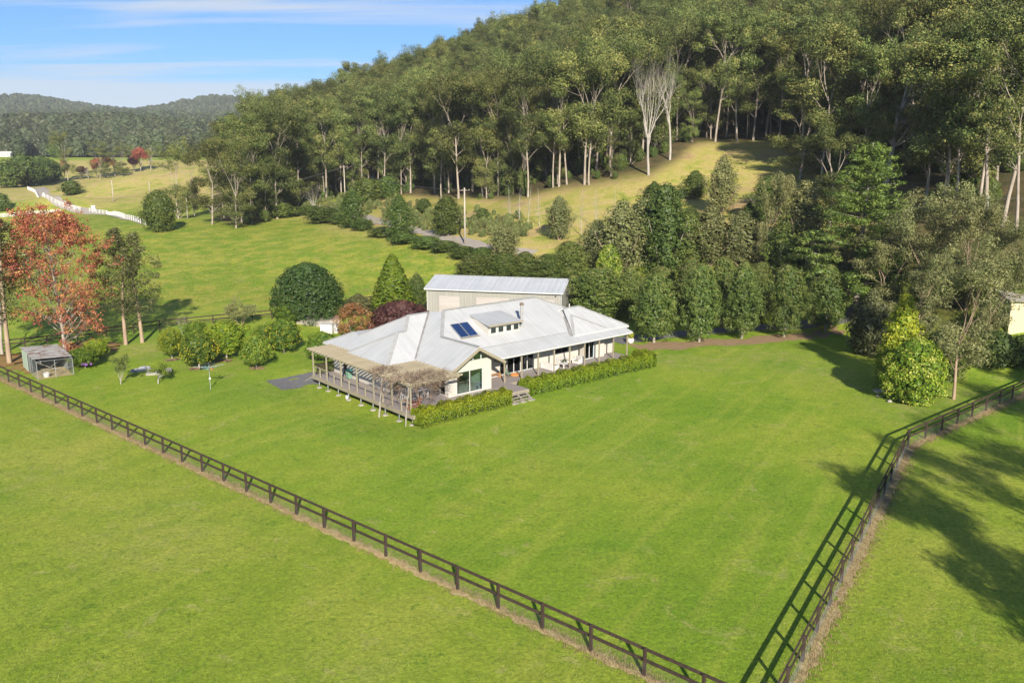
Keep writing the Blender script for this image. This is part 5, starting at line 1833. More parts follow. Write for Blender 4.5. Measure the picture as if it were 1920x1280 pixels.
# distant homestead
b, t = spot(8, 294)
e = empty('far_cottage', b, R(10), 'distant white-roofed farm building in the pale field at far left', 'building')
e.scale = (0.55, 0.55, 0.7)
MB().box(-9, 9, -4, 4, -1, 3.2).build('wall', 'white_paint', e)
MB().poly([(-10, -4.8, 3.1), (10, -4.8, 3.1), (10, 4.8, 3.1), (-10, 4.8, 3.1), (-10, 0, 5.4), (10, 0, 5.4)], [(0, 1, 5, 4), (2, 3, 4, 5), (0, 4, 3), (1, 2, 5), (0, 3, 2, 1)]).build('roof', 'white_frame', e)
for x in (-6, -2, 2, 6):
    MB().box(x - 0.7, x + 0.7, -4.06, -4.003, 0.9, 2.2).build('window', 'dark_frame', e)

# ------------------------------------------------------------------ old ute in the scrub
b, t = spot(547, 395)
e = empty('parked_ute', b, R(160), 'old red and white utility parked in the scrub at the forest edge', 'ute')
n_ = [(-2.2, 0.45), (2.2, 0.45), (2.25, 0.9), (1.3, 1.05), (0.75, 1.62), (-0.45, 1.62), (-0.6, 1.05), (-2.2, 1.0)]
bd = MB()
prism_xz(bd, n_, -0.82, 0.82)
bo = bd.build('body', 'red_car_paint', e, bevel=0.05)
MB().box(-0.35, 0.65, -0.70, 0.70, 1.625, 1.68).build('roof', 'white_paint', e)
for s in (-1, 1):
    MB().box(-0.35, 0.62, min(s * 0.825, s * 0.835), max(s * 0.825, s * 0.835), 1.10, 1.52).build('window', 'dark_frame', e)
    MB().box(2.252, 2.29, s * 0.6 - 0.12, s * 0.6 + 0.12, 0.66, 0.84).build('headlight', 'white_frame', e)
    for x in (-1.35, 1.35):
        w_ = MB().tube([(x, s * 0.72, 0.36), (x, s * 0.90, 0.36)], 0.36, 16).build('wheel', 'tyre', e)
        MB().tube([(x, s * 0.895, 0.36), (x, s * 0.915, 0.36)], 0.2, 12).build('rim', 'galvanised', w_)
MB().obox((1.02, 0, 1.32), (0.02, 0.68, 0.30), 0, ('Y', R(-43))).build('windscreen', 'dark_frame', e)

# pots
b, t = spot(1182, 644)
e = empty('white_pot', b, 0, 'round white pot with a yellow-green plant at the end of the verandah', 'pot')
MB().lathe([(0.22, 0), (0.40, 0.2), (0.44, 0.45), (0.36, 0.66), (0.40, 0.70), (0.34, 0.70), (0.30, 0.6)], 18).build('pot', 'white_paint', e, smooth=True)
rg = np.random.default_rng(6)
V_, Q_, T_ = clump_leaves(rg, [(0, 0, 0.9), (0.1, 0.1, 1.1)], [0.4, 0.35], 120, 0.25, wide=0.2)
obj('foliage', quads_mesh('pot_plant_leaves', V_, Q_, 'golden_leaf', T_), e)
for i, (px, py, lab, h) in enumerate([(1646, 742, 'shallow bird bath bowl in the shade of the yellow shrubs', 0.55), (1668, 754, 'small pale stone on the ground below the yellow shrub', 0.0)]):
    b, t = spot(px, py)
    if h:
        e = empty('bird_bath', b, 0, lab, 'bird bath')
        MB().lathe([(0.25, 0), (0.12, 0.08), (0.09, 0.3), (0.14, 0.38)], 14).build('pedestal', 'concrete', e, smooth=True)
        MB().lathe([(0.14, 0.38), (0.50, 0.48), (0.56, 0.56), (0.52, 0.57), (0.40, 0.50), (0.05, 0.47)], 18).build('bowl', 'concrete', e, smooth=True)
    else:
        mb = MB().lathe([(0.10, -0.05), (0.24, 0.05), (0.20, 0.18), (0.08, 0.24)], 9)
        tag(mb.build('garden_stone', 'concrete', None, loc=b), lab, 'stone')

# ------------------------------------------------------------------ plant kinds
P_gum = [gum(100 + i, leaf=0.38, bare=b_, per=105, clump=c_, tr=0.23 + 0.03 * (i % 3), side=s_, low=l_, flat=0.62, kids=(3, 3) if i % 2 else (3, 4)) for i, (b_, c_, s_, l_) in enumerate([(0.46, 1.75, 9, 0.5), (0.42, 1.9, 12, 0.35), (0.50, 1.65, 8, 0.55), (0.36, 1.75, 15, 0.2), (0.46, 2.0, 9, 0.45), (0.30, 1.7, 18, 0.10), (0.52, 1.6, 9, 0.55), (0.40, 1.8, 15, 0.2)])]
P_slim = [dense(200 + i, 14.0, 2.1, spin, 52, 115, 0.21, 0.80, 'dark_gum_leaf', 'bark_tan', t_, 0.20, 0.0, rag=0.22, tjit=0.2, up=0.3, wide=0.45) for i, t_ in enumerate((0.30, 0.24))]
P_big = gum(120, 34.0, 0.38, 90, 1.6, 'bark_white', 'gum_leaf', 0.40, side=9, tr=0.62, low=0.45, spread=(0.4, 0.85), lean=0.10)
P_thick = [dense(350 + i, 12.0, 3.4, pf, 70, 130, 0.27, 1.05, 'scrub_leaf', 'bark_grey', 0.05, 0.16, 0.5, multi=3, rag=0.16) for i, pf in enumerate((spin, egg, spin))]
P_grey = [gum(210 + i, 16.0, 0.27, 130, 1.15, 'bark_tan', 'grey_gum_leaf', 0.22, side=16, low=0.25, tr=0.22, spread=(0.35, 0.8), first=0.2) for i in range(4)]
P_hang = gum(221, 17.5, 0.22, 130, 1.15, 'bark_tan', 'grey_gum_leaf', 0.26, side=9, low=0.55, tr=0.17, spread=(0.3, 0.7))
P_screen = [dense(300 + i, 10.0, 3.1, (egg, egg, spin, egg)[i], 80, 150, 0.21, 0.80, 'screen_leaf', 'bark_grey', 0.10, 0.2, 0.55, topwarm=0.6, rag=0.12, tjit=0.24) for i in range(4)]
P_scrub = [dense(320 + i, 6.0, 2.6, ball, 48, 75, 0.30, 0.85, 'scrub_leaf', 'bark_grey', 0.06, 0.12, 0.55, multi=3) for i in range(4)]
P_olive = [dense(330 + i, 10.0, 3.3, spin, 60, 85, 0.26, 1.0, 'grey_gum_leaf', 'bark_tan', 0.10, 0.18, 0.42, multi=4) for i in range(3)]
P_round = dense(340, 7.5, 5.0, dome, 170, 210, 0.17, 0.72, 'round_leaf', 'bark_grey', 0.02, 0.25, 0.82, tjit=0.16)
P_roundtree = dense(341, 9.0, 3.6, ball, 80, 130, 0.30, 1.0, 'scrub_leaf', 'bark_grey', 0.02, 0.25, 0.6, tjit=0.16, rag=0.12)
P_conif = dense(342, 8.5, 3.0, cone, 130, 120, 0.19, 0.52, 'conifer_leaf', 'bark_brown', 0.01, 0.15, 0.82, tjit=0.2)
P_gold = [dense(343, 6.2, 2.9, ball, 110, 260, 0.17, 0.62, 'variegated_leaf', 'bark_grey', 0.0, 0.14, 0.7, topwarm=0.25, tjit=0.3, rag=0.05), dense(344, 8.8, 2.7, cone, 80, 260, 0.17, 0.75, 'golden_leaf', 'bark_grey', 0.0, 0.14, 0.6, topwarm=0.45, tjit=0.24, rag=0.2)]
P_plum = dense(346, 4.0, 4.4, dome, 110, 130, 0.19, 0.6, 'plum_leaf', 'bark_brown', 0.03, 0.12, 0.75, multi=4)
P_rust = dense(347, 4.6, 2.4, ball, 75, 75, 0.17, 0.48, 'rust_leaf', 'bark_grey', 0.05, 0.08, 0.0, multi=5, tjit=0.25)
P_dark = dense(348, 7.0, 2.4, spin, 75, 110, 0.24, 0.75, 'dark_gum_leaf', 'bark_brown', 0.03, 0.14, 0.65)


def citrus(seed, fruit, H=4.6, Rr=2.3, tint=0.0, lm='citrus_leaf'):
    p = dense(seed, H, Rr, ball, 64, 150, 0.17, 0.52, lm, 'bark_grey', 0.20, 0.11, 0.6, rag=0.12, topwarm=0.35 + tint, tjit=0.24)
    if fruit:
        rg = np.random.default_rng(seed + 5)
        mb = MB()
        for i in range(fruit):
            d = unit(rg.normal(size=3))
            z = 0.16 * H + 0.84 * H * rg.uniform(0.05, 0.85)
            r = Rr * ball((z - 0.16 * H) / (0.84 * H)) * rg.uniform(0.9, 1.03)
            a = rg.uniform(0, 6.28)
            mb.lathe([(0.02, -0.065), (0.05, -0.025), (0.05, 0.025), (0.02, 0.065)], 6, (r * math.cos(a), r * math.sin(a), z))
        p.parts.append(('fruit', mb.mesh('fruit', 'lemon', smooth=True)))
    return p


P_lemon = [citrus(360, 120), citrus(361, 75)]
P_citrus = [citrus(362, 0, tint=0.1, lm='lime_leaf'), citrus(363, 0), citrus(364, 14, 3.2, 2.0)]
P_pine = None


def pine(seed, H=17.0):
    rng = np.random.default_rng(seed)
    polys, C, rad, tone = [], [], [], []
    pts, rads, _ = limb(rng, (0, 0, -0.3), (0, 0, 1), H * 0.98, 0.3, 0.05, 12, 0.012, 0.02)
    polys.append((pts, rads))
    for i in range(110):
        t = 0.08 + 0.90 * (i / 110)
        a = i * 2.4 + rng.normal(0, 0.3)
        L = H * 0.36 * (1 - t) ** 0.75 + 0.5
        L *= rng.uniform(0.7, 1.15)
        k = t * 12
        b = pts[int(k)] + (pts[min(12, int(k) + 1)] - pts[int(k)]) * (k - int(k))
        bp, br, _ = limb(rng, b, (math.cos(a), math.sin(a), 0.22), L, 0.07 * (1.1 - t), 0.02, 5, 0.05, 0.02)
        polys.append((bp, br))
        for s in np.linspace(0.35, 1.0, max(3, int(L / 0.7))):
            f = s * 5
            j = min(4, int(f))
            c = bp[j] + (bp[j + 1] - bp[j]) * (f - j)
            C.append(c + rng.normal(size=3) * 0.15)
            rad.append(0.75 * rng.uniform(0.8, 1.4))
            tone.append(rng.uniform(0.3, 0.75))
    lv = clump_leaves(rng, C, rad, 60, 0.36, flat=0.42, shell=0.1, tone=tone, wide=0.22, up=0.6)
    return finish('pine_%d' % seed, polys, lv, 'bark_grey', 'pine_leaf')


P_pine = pine(400)
P_sweet = bare(410, 16.0, 0.05, 0.22, 3, (3, 4), (0.6, 1.25), 'bark_grey', 'red_leaf', 15, 0.20, 0.62, (0.5, 0.72), 72, 0.035, 0.09, 0.36, True, (0.05, 0.95), profile=True)
P_smallbare = [bare(420, 3.2, 0.18, 0.07, 3, (3, 4), (0.3, 0.75), 'bark_white', 'scrub_leaf', 11, 0.10, 0.30), bare(421, 2.0, 0.3, 0.05, 2, (3, 4), (0.5, 0.95), 'bark_white', 'citrus_leaf', 9, 0.10, 0.26)]
P_twig = [bare(424, 3.4, 0.08, 0.06, 4, (3, 4), (0.3, 0.8), 'bark_white', None, 0, nmain=6), bare(425, 3.4, 0.05, 0.06, 4, (3, 4), (0.35, 0.9), 'bark_tan', 'bracken_leaf', 5, 0.10, 0.25, nmain=7)]
P_sapling = [bare(430 + i, 8.0, 0.15, 0.07, 2, (2, 3), (0.5, 0.9), 'bark_white', None, 0, nmain=22, leader=True, first=0.26, trop=0.1) for i in range(3)]
P_dead = [bare(434, 28.0, 0.30, 0.44, 4, (2, 3), (0.22, 0.62), 'bark_white', None, 0, rr=0.68, taper=0.5, ratio=(0.6, 0.85), nmain=6, trop=0.14, first=0.40), bare(435, 24.0, 0.45, 0.34, 3, (3, 4), (0.25, 0.7), 'bark_white', None, 0, rr=0.66, taper=0.5, nmain=4, trop=0.12, first=0.42)]
P_deadsmall = bare(437, 9.0, 0.2, 0.15, 3, (3, 4), (0.3, 0.8), 'bark_white', None, 0, nmain=5)
P_autumn = [bare(440 + i, 14.0, 0.12, 0.2, 3, (3, 4), (0.25, 0.55), 'bark_grey', lm, per, 0.40, 0.9, (0.55, 0.75), 26, 0.15, 0.06, 0.40, True) for i, (lm, per) in enumerate([('red_leaf', 34), ('rust_leaf', 34), ('plum_leaf', 30), (None, 0)])]

# ------------------------------------------------------------------ the garden, left
plant_px(P_sweet, 'sweetgum_tree', 'tall red and orange autumn tree with pale branches behind the coop', 'tree', 122, 660, 383, 2, 218, rz=0.4)
plant_px(P_slim[0], 'gum_tree', 'slender tan-trunked gum beside the red tree, left of the pair', 'tree', 236, 646, 428, 188, 275, 'slender garden gums')
plant_px(P_slim[1], 'gum_tree', 'slender tan-trunked gum with dark crown, right of the pair', 'tree', 267, 642, 436, 236, 328, 'slender garden gums')
b, t = spot(18, 680)
plant(P_slim[0], 'gum_tree', 'white-trunked gum at the left edge in front of the coop', 'tree', b, 17.0, 3.2, 2.0, 'slender garden gums')
P_yel = bare(446, 12.0, 0.12, 0.18, 3, (3, 4), (0.3, 0.7), 'bark_grey', 'yellow_leaf', 26, 0.24, 0.7, (0.55, 0.75), 22, 0.15, 0.06, 0.42, True)
plant_px(P_yel, 'autumn_tree', 'yellow-leaved autumn tree cut by the left edge behind the white trunk', 'tree', 4, 664, 470, -60, 62)
plant_px(P_citrus[1], 'flowering_shrub', 'rounded green shrub with purple flowers beside the coop', 'shrub', 160, 690, 650, 134, 188)
plant_px(P_citrus[0], 'garden_shrub', 'rounded green shrub behind the purple-flowered one by the coop', 'shrub', 183, 672, 636, 160, 206)
b, t = spot(165, 692)
fl_ = MB()
rr_ = random.Random(2)
for k in range(14):
    fl_.lathe([(0.02, -.05), (0.09, 0), (0.02, 0.05)], 6, (rr_.uniform(-.5, .5), rr_.uniform(-.2, .2), rr_.uniform(-.1, .1)))
o = fl_.build('blossom', 'purple_flower', None, loc=b + Vector((0.25, -0.75, 0.75)))
tag(o, 'purple blossoms on the front of the shrub beside the coop', 'flowers')
plant_px(P_smallbare[0], 'fruit_tree', 'small open fruit tree with pale stems on the lawn, the larger of two', 'tree', 227, 720, 660, 205, 265)
plant_px(P_smallbare[1], 'fruit_tree', 'tiny open fruit tree in front of the stone slab', 'tree', 296, 719, 683, 272, 326)
plant_px(P_citrus[0], 'citrus_tree', 'bright green citrus tree on a leaning trunk at the left of the orchard', 'tree', 323, 672, 617, 298, 344, 'citrus trees')
plant_px(P_lemon[0], 'lemon_tree', 'lemon tree laden with yellow fruit beside the clothes hoist', 'tree', 374, 690, 626, 339, 412, 'citrus trees')
plant_px(P_citrus[0], 'citrus_tree', 'wide yellow-green citrus tree in the middle of the orchard', 'tree', 425, 672, 604, 381, 469, 'citrus trees')
plant_px(P_citrus[1], 'citrus_tree', 'dark green citrus tree at the back left of the orchard', 'tree', 368, 648, 602, 343, 394, 'citrus trees')
plant_px(P_citrus[2], 'citrus_tree', 'small dull green tree at the front right of the orchard', 'tree', 481, 689, 628, 450, 511, 'citrus trees')
plant_px(P_lemon[1], 'lemon_tree', 'lemon tree with yellow fruit at the right of the orchard', 'tree', 534, 662, 597, 500, 567, 'citrus trees')
plant_px(P_citrus[1], 'citrus_tree', 'dark citrus tree behind the right-hand lemon tree', 'tree', 500, 650, 607, 473, 528, 'citrus trees')
plant_px(P_citrus[2], 'lemon_bush', 'lemon bush at the corner of the pergola', 'shrub', 606, 676, 622, 572, 642)
plant_px(P_twig[0], 'bare_shrub', 'grey leafless shrub behind the left citrus tree', 'shrub', 344, 630, 580, 326, 362)
plant_px(P_twig[1], 'bare_shrub', 'tan leafless shrub in front of the back fence', 'shrub', 452, 612, 560, 422, 484)
plant_px(P_round, 'round_tree', 'large dome-shaped dark green tree behind the tank pad', 'tree', 579, 596, 493, 512, 648)
plant_px(P_citrus[1], 'garden_shrub', 'bright green shrub at the left foot of the dome-shaped tree', 'shrub', 545, 606, 568, 514, 576)
plant_px(P_scrub[0], 'garden_shrub', 'green shrub at the right foot of the dome-shaped tree', 'shrub', 618, 596, 565, 596, 648)
plant_px(P_dark, 'garden_shrub', 'low brown-green shrub between the dome-shaped tree and the golden conifer', 'shrub', 672, 590, 551, 644, 702)
plant_px(P_conif, 'golden_conifer', 'broad golden-green conifer left of the garage', 'tree', 738, 588, 477, 700, 779)
plant_px(P_screen[2], 'garden_shrub', 'open green shrub between the golden conifer and the garage', 'shrub', 782, 574, 512, 762, 806)
plant_px(P_rust, 'autumn_shrub', 'rust-orange autumn shrub behind the left roof', 'shrub', 664, 636, 568, 632, 702)
plant_px(P_plum, 'plum_shrub', 'wide purple-brown shrub behind the left roof', 'shrub', 752, 625, 564, 692, 818)
b, t = spot(695, 634)
e = empty('cordyline', b, 0, 'spiky pink-leaved cordyline behind the left roof edge', 'shrub')
rg = np.random.default_rng(9)
vv, qq, tt = [], [], []
for i in range(46):
    a, el = rg.uniform(0, 6.28), rg.uniform(0.5, 1.35)
    d = np.array([math.cos(a) * math.cos(el), math.sin(a) * math.cos(el), math.sin(el)])
    s = np.cross(d, [0, 0, 1]) * 0.05
    o = np.array([0, 0, 0.9])
    k = len(vv)
    L = rg.uniform(0.9, 1.5)
    vv += [o - s, o + s, o + d * L + s * 0.2 - np.array([0, 0, 0.15]), o + d * L - s * 0.2 - np.array([0, 0, 0.15])]
    qq.append((k, k + 1, k + 2, k + 3))
    tt.append(rg.uniform(0, 1))
obj('foliage', quads_mesh('cordyline_leaves', np.array(vv), np.array(qq), 'pink_blade', np.array(tt)), e)
MB().tube([(0, 0, -0.1), (0, 0, 0.95)], 0.06, 7).build('stem', 'bark_grey', e)

surf('hedge_core', (0.03, 0.04, 0.015), (0.02, 0.026, 0.012), 5.0, 0.9)

# hedges along the verandah
def hedge(name, label, path, wd, h, seed, z=0.0, per_m=1500):
    rg = np.random.default_rng(seed)
    P = [np.array(p, float) for p in path]
    Cs, Ns, Ts = [], [], []
    core = MB()
    for a, b in zip(P[:-1], P[1:]):
        L = np.linalg.norm(b - a)
        d = (b - a) / L
        nrm = np.array([-d[1], d[0]])
        n = int(per_m * L)
        s = rg.uniform(-0.25, L + 0.25, n)
        th = rg.uniform(-0.08 * PI, 1.08 * PI, n)
        ce, se = np.cos(th), np.sin(th)
        lob = 1 + 0.07 * np.sin(s * 2.7 + seed) + 0.05 * np.sin(s * 6.1 + th * 4) + 0.04 * np.sin(th * 9 + s * 3.3)
        ex = 0.62
        x = np.sign(ce) * np.abs(ce) ** ex * wd / 2 * lob
        zz_ = np.sign(se) * np.abs(se) ** ex * h * lob
        dep = 1 - 0.20 * rg.uniform(0, 1, n) ** 2
        q = a[None] + d[None] * s[:, None] + nrm[None] * (x * dep)[:, None]
        zq = np.maximum(0.03, zz_ * dep) 
        nn = np.stack([nrm[0] * ce, nrm[1] * ce, np.maximum(se, 0.0)], 1)
        Cs.append(np.column_stack([q, zq]))
        Ns.append(nn)
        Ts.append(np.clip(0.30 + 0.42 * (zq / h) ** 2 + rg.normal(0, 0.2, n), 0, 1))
        # end caps
        for (pt, sg) in ((a, -1), (b, 1)):
            m = int(per_m * wd * 0.8)
            xx, z2 = rg.uniform(-wd * 0.45, wd * 0.45, m), rg.uniform(0.05, h * 0.95, m)
            q = pt[None] + d[None] * (sg * (0.18 + 0.14 * np.sin(xx * 5 + z2 * 4)))[:, None] + nrm[None] * xx[:, None]
            Cs.append(np.column_stack([q, z2]))
            Ns.append(np.tile([d[0] * sg, d[1] * sg, 0.2], (m, 1)))
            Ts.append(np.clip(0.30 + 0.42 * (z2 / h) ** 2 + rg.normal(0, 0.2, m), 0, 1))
        core.obox(((a[0] + b[0]) / 2, (a[1] + b[1]) / 2, h * 0.36), (L / 2 - 0.2, wd * 0.27, h * 0.36), math.atan2(d[1], d[0]))
    V, Q, T = leaves(rg, np.concatenate(Cs), np.concatenate(Ns), 0.15, np.concatenate(Ts), wide=0.6, up=0.35)
    e = empty(name, hworld(0, 0, z), HRZ, label, 'hedge')
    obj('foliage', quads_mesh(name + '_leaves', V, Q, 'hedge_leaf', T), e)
    core.build('dark_core', 'hedge_core', e)  # solid dark filler added inside the hedge to block light between the leaves
    return e


hedge('clipped_hedge', 'clipped yellow-green hedge left of the front steps', [(0.25, -0.5), (9.9, -0.5)], 1.8, 1.5, 50)
hedge('clipped_hedge', 'long clipped yellow-green hedge right of the front steps', [(13.9, 0.75), (31.6, 0.55), (32.2, 2.2)], 2.1, 1.5, 51)

# bare wisteria on the pergola
def wisteria(u, w, label, seed, spread):
    rng = np.random.default_rng(seed)
    b = hworld(u, w)
    gz = ground(b.x, b.y)
    polys, tips = [], []
    e = empty('wisteria', (b.x, b.y, gz), HRZ, label, 'climber', 'bare climbers on the pergola')
    tops = []
    for k in range(3):
        pts = [np.array([rng.normal(0, .05), rng.normal(0, .05), -0.1])]
        for i in range(9):
            t = (i + 1) / 9
            pts.append(np.array([0.5 * t + 0.06 * math.sin(t * 9 + k * 2), 0.06 * math.cos(t * 8 + k * 2), (3.55 - gz) * t]) + rng.normal(size=3) * 0.02)
        polys.append((pts, list(np.linspace(0.042, 0.026, 10))))
        tops.append(pts[-1])
    sp = dict(kids=(3, 4), ang=(0.3, 0.9), ratio=(0.55, 0.85), wob=0.25, trop=-0.005, rr=0.55, taper=0.5)
    for k in range(spread[2]):
        o = tops[k % 3]
        tx, ty = rng.uniform(*spread[0]), rng.uniform(*spread[1])
        d = np.array([tx, ty, rng.uniform(-0.05, 0.12)])
        branch_out(rng, o, d, max(0.8, np.linalg.norm(d) * 0.55), 0.02, 3, sp, polys, tips)
    # hanging twigs
    for k in range(30):
        t = tips[rng.integers(len(tips))]
        pts, rads, _ = limb(rng, t[0], (rng.normal(0, .4), rng.normal(0, .4), -0.8), rng.uniform(0.4, 1.2), 0.010, 0.006, 4, 0.2, -0.1)
        polys.append((pts, rads))
    polys = [([np.array([q_[0], q_[1], min(q_[2], 3.92 - gz + 0.10 * math.sin(q_[0] * 9 + q_[1] * 7))]) for q_ in p_[0]], p_[1]) for p_ in polys]
    thick = [p for p in polys if p[1][0] > 0.025]
    thin = [(p[0], [max(0.011, r) for r in p[1]]) for p in polys if p[1][0] <= 0.025]
    v, q = join_tubes(thick, 7)
    obj('stem', quads_mesh('wisteria_stem', v, q, 'bark_white', smooth=True), e)
    v, q = join_tubes(thin, 4)
    obj('twigs', quads_mesh('wisteria_twigs', v, q, 'twig_brown'), e)


wisteria(-0.45, 4.9, 'bare pale-stemmed climber spreading over the pergola edge, left of two', 61, ((-0.8, 1.6), (-1.6, 1.8), 13))
wisteria(-0.35, 0.75, 'bare pale-stemmed climber covering the pergola corner, right of two', 62, ((-0.4, 4.2), (-0.6, 3.2), 26))

# ------------------------------------------------------------------ right of the house
rowlab = ['beside the end of the verandah', 'second from the verandah', 'with exposed branches, third from the verandah', 'fourth from the verandah']
for i, (bx, by, yt, x0, x1) in enumerate([(1226, 642, 512, 1182, 1270), (1311, 641, 496, 1272, 1350), (1390, 634, 490, 1352, 1436), (1470, 631, 498, 1436, 1520)]):
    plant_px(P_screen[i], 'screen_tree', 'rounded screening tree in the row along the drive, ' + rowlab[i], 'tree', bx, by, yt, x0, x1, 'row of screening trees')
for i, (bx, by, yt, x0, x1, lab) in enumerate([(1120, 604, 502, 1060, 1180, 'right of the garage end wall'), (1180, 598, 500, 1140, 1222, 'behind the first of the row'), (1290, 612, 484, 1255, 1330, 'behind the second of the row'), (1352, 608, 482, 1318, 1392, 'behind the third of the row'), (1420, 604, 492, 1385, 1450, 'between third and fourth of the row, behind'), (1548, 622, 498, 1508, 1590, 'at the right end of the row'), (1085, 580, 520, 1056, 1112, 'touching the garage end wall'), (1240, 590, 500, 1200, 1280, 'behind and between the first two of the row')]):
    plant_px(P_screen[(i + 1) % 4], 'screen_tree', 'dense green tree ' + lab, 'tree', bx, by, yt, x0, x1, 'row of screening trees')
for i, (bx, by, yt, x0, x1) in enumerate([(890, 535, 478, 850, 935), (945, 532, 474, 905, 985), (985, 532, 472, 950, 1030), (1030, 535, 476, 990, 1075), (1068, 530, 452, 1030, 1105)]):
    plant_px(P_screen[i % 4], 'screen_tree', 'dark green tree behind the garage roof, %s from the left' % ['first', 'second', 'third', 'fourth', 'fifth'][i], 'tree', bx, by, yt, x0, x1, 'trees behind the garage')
plant_px(P_gold[0], 'golden_shrub', 'small bright yellow-green tree above the screening row', 'tree', 1142, 530, 457, 1117, 1168)
for i, (k, bx, by, yt, x0, x1, lab) in enumerate([
        (P_olive[0], 945, 488, 419, 912, 980, 'grey-green rounded tree behind the garage, left of the saplings'),
        (P_olive[1], 1048, 450, 368, 1018, 1078, 'grey-green upright tree standing among the bare saplings'),
        (P_olive[0], 1165, 520, 376, 1098, 1210, 'broad grey-green tree behind the golden-topped tree'),
        (P_thick[1], 1245, 520, 345, 1200, 1300, 'tall dark green tree in the middle of the thicket'),
        (P_thick[0], 1225, 400, 340, 1195, 1262, 'bright green open tree at the top of the thicket'),
        (P_thick[2], 1302, 372, 320, 1272, 1334, 'bright green rounded tree on the dry hillside'),
        (P_olive[2], 1352, 400, 293, 1322, 1392, 'grey-green pointed tree on the dry hillside'),
        (P_olive[1], 1330, 500, 385, 1285, 1385, 'grey-green tree in the thicket below the hillside'),
        (P_thick[0], 1400, 470, 378, 1372, 1430, 'small bright green tree in the thicket'),
        (P_olive[0], 1500, 500, 340, 1450, 1560, 'dark grey-green tree left of the pine'),
        (P_thick[1], 1290, 450, 390, 1255, 1330, 'low green tree below the hillside tree'),
        (P_olive[2], 1540, 560, 440, 1500, 1580, 'grey-green tree under the left side of the pine')]):
    plant_px(k, 'thicket_tree', lab, 'tree', bx, by, yt, x0, x1, 'thicket trees behind the screening row')
plant_px(P_grey[0], 'gum_tree', 'slender pale-trunked gum rising out of the thicket', 'tree', 1425, 508, 325, 1385, 1478)
plant_px(P_pine, 'pine_tree', 'broad bright green pine with layered branches right of the thicket', 'tree', 1604, 575, 272, 1478, 1716)
for i, (k, bx, by, yt, x0, x1, lab) in enumerate([
        (P_grey[1], 1660, 610, 420, 1575, 1725, 'many-stemmed grey-green gum in front of the pine'),
        (P_grey[2], 1740, 600, 345, 1660, 1820, 'tall grey-green gum behind the right-hand white-trunked gum'),
        (P_grey[3], 1810, 580, 360, 1745, 1880, 'tall grey-green gum left of the cream shed'),
        (P_grey[0], 1720, 640, 470, 1660, 1790, 'grey-green gum directly behind the yellow shrubs'),
        (P_grey[1], 1885, 560, 410, 1830, 1945, 'grey-green gum behind the cream shed'),
        (P_grey[2], 1590, 560, 430, 1535, 1645, 'grey-green gum beneath the pine'),
        (P_grey[3], 1850, 640, 470, 1800, 1905, 'grey-green gum in front of the cream shed')]):
    plant_px(k, 'gum_tree', lab, 'tree', bx, by, yt, x0, x1, 'grey gums on the right')
plant_px(P_hang, 'gum_tree', 'white-trunked gum standing on the lawn behind the right fence', 'tree', 1788, 748, 440, 1715, 1880, rz=1.0)
plant_px(P_gold[0], 'golden_shrub', 'rounded yellow-variegated shrub nearest the right fence', 'shrub', 1712, 754, 634, 1656, 1768)
plant_px(P_gold[1], 'golden_shrub', 'taller pointed yellow-green shrub behind the rounded yellow one', 'shrub', 1684, 722, 552, 1632, 1736)
plant_px(P_dark, 'dark_shrub', 'dark leafy shrub at the end of the drive left of the yellow shrubs', 'shrub', 1628, 664, 545, 1588, 1672)
plant_px(P_scrub[2], 'garden_shrub', 'green shrub behind the white-trunked gum', 'shrub', 1765, 712, 620, 1715, 1815)
for i, (bx, by, yt, x0, x1) in enumerate([(1868, 690, 620, 1832, 1908), (1912, 688, 628, 1880, 1950)]):
    plant_px(P_scrub[i], 'garden_shrub', ('olive green shrub in front of the cream shed, left one', 'olive green shrub cut by the right edge in front of the cream shed')[i], 'shrub', bx, by, yt, x0, x1)
plant_px(P_conif, 'conifer', 'bright green conifer above the cream shed at the right edge', 'tree', 1912, 562, 470, 1885, 1945)

# ------------------------------------------------------------------ roadside and hillside
for i, (k, bx, by, yt, x0, x1, lab) in enumerate([
        (P_roundtree, 301, 434, 357, 267, 336, 'round dark evergreen tree beside the white fence'),
        (P_scrub[0], 610, 418, 388, 560, 640, 'dark bramble mound at the meadow edge below the parked ute'),
        (P_thick[0], 662, 428, 352, 628, 694, 'bushy dark tree on the roadside, left of three'),
        (P_thick[2], 750, 452, 366, 718, 784, 'bushy dark tree on the roadside, middle of three'),
        (P_thick[1], 838, 442, 368, 804, 872, 'bushy round tree on the roadside, right of three, by the tall pole'),
        (P_scrub[1], 905, 416, 390, 890, 922, 'small round green bush on the dry bank right of the tall pole'),
        (P_scrub[2], 690, 380, 335, 660, 720, 'green bush at the foot of the forest behind the roadside trees'),
        (P_scrub[3], 728, 372, 330, 705, 760, 'green bush at the foot of the forest right of the first trunk'),
        (P_scrub[0], 795, 400, 372, 780, 812, 'small green bush on the dry bank between road and forest'),
        (P_scrub[1], 530, 408, 380, 500, 560, 'green bush left of the parked ute'),
        (P_scrub[2], 585, 402, 385, 560, 612, 'low green bush right of the parked ute'),
        (P_deadsmall, 590, 402, 335, 565, 618, 'small white dead tree beside the parked ute')]):
    plant_px(k, 'roadside_bush' if k is not P_deadsmall else 'dead_tree', lab, 'bush' if k is not P_deadsmall else 'tree', bx, by, yt, x0, x1)
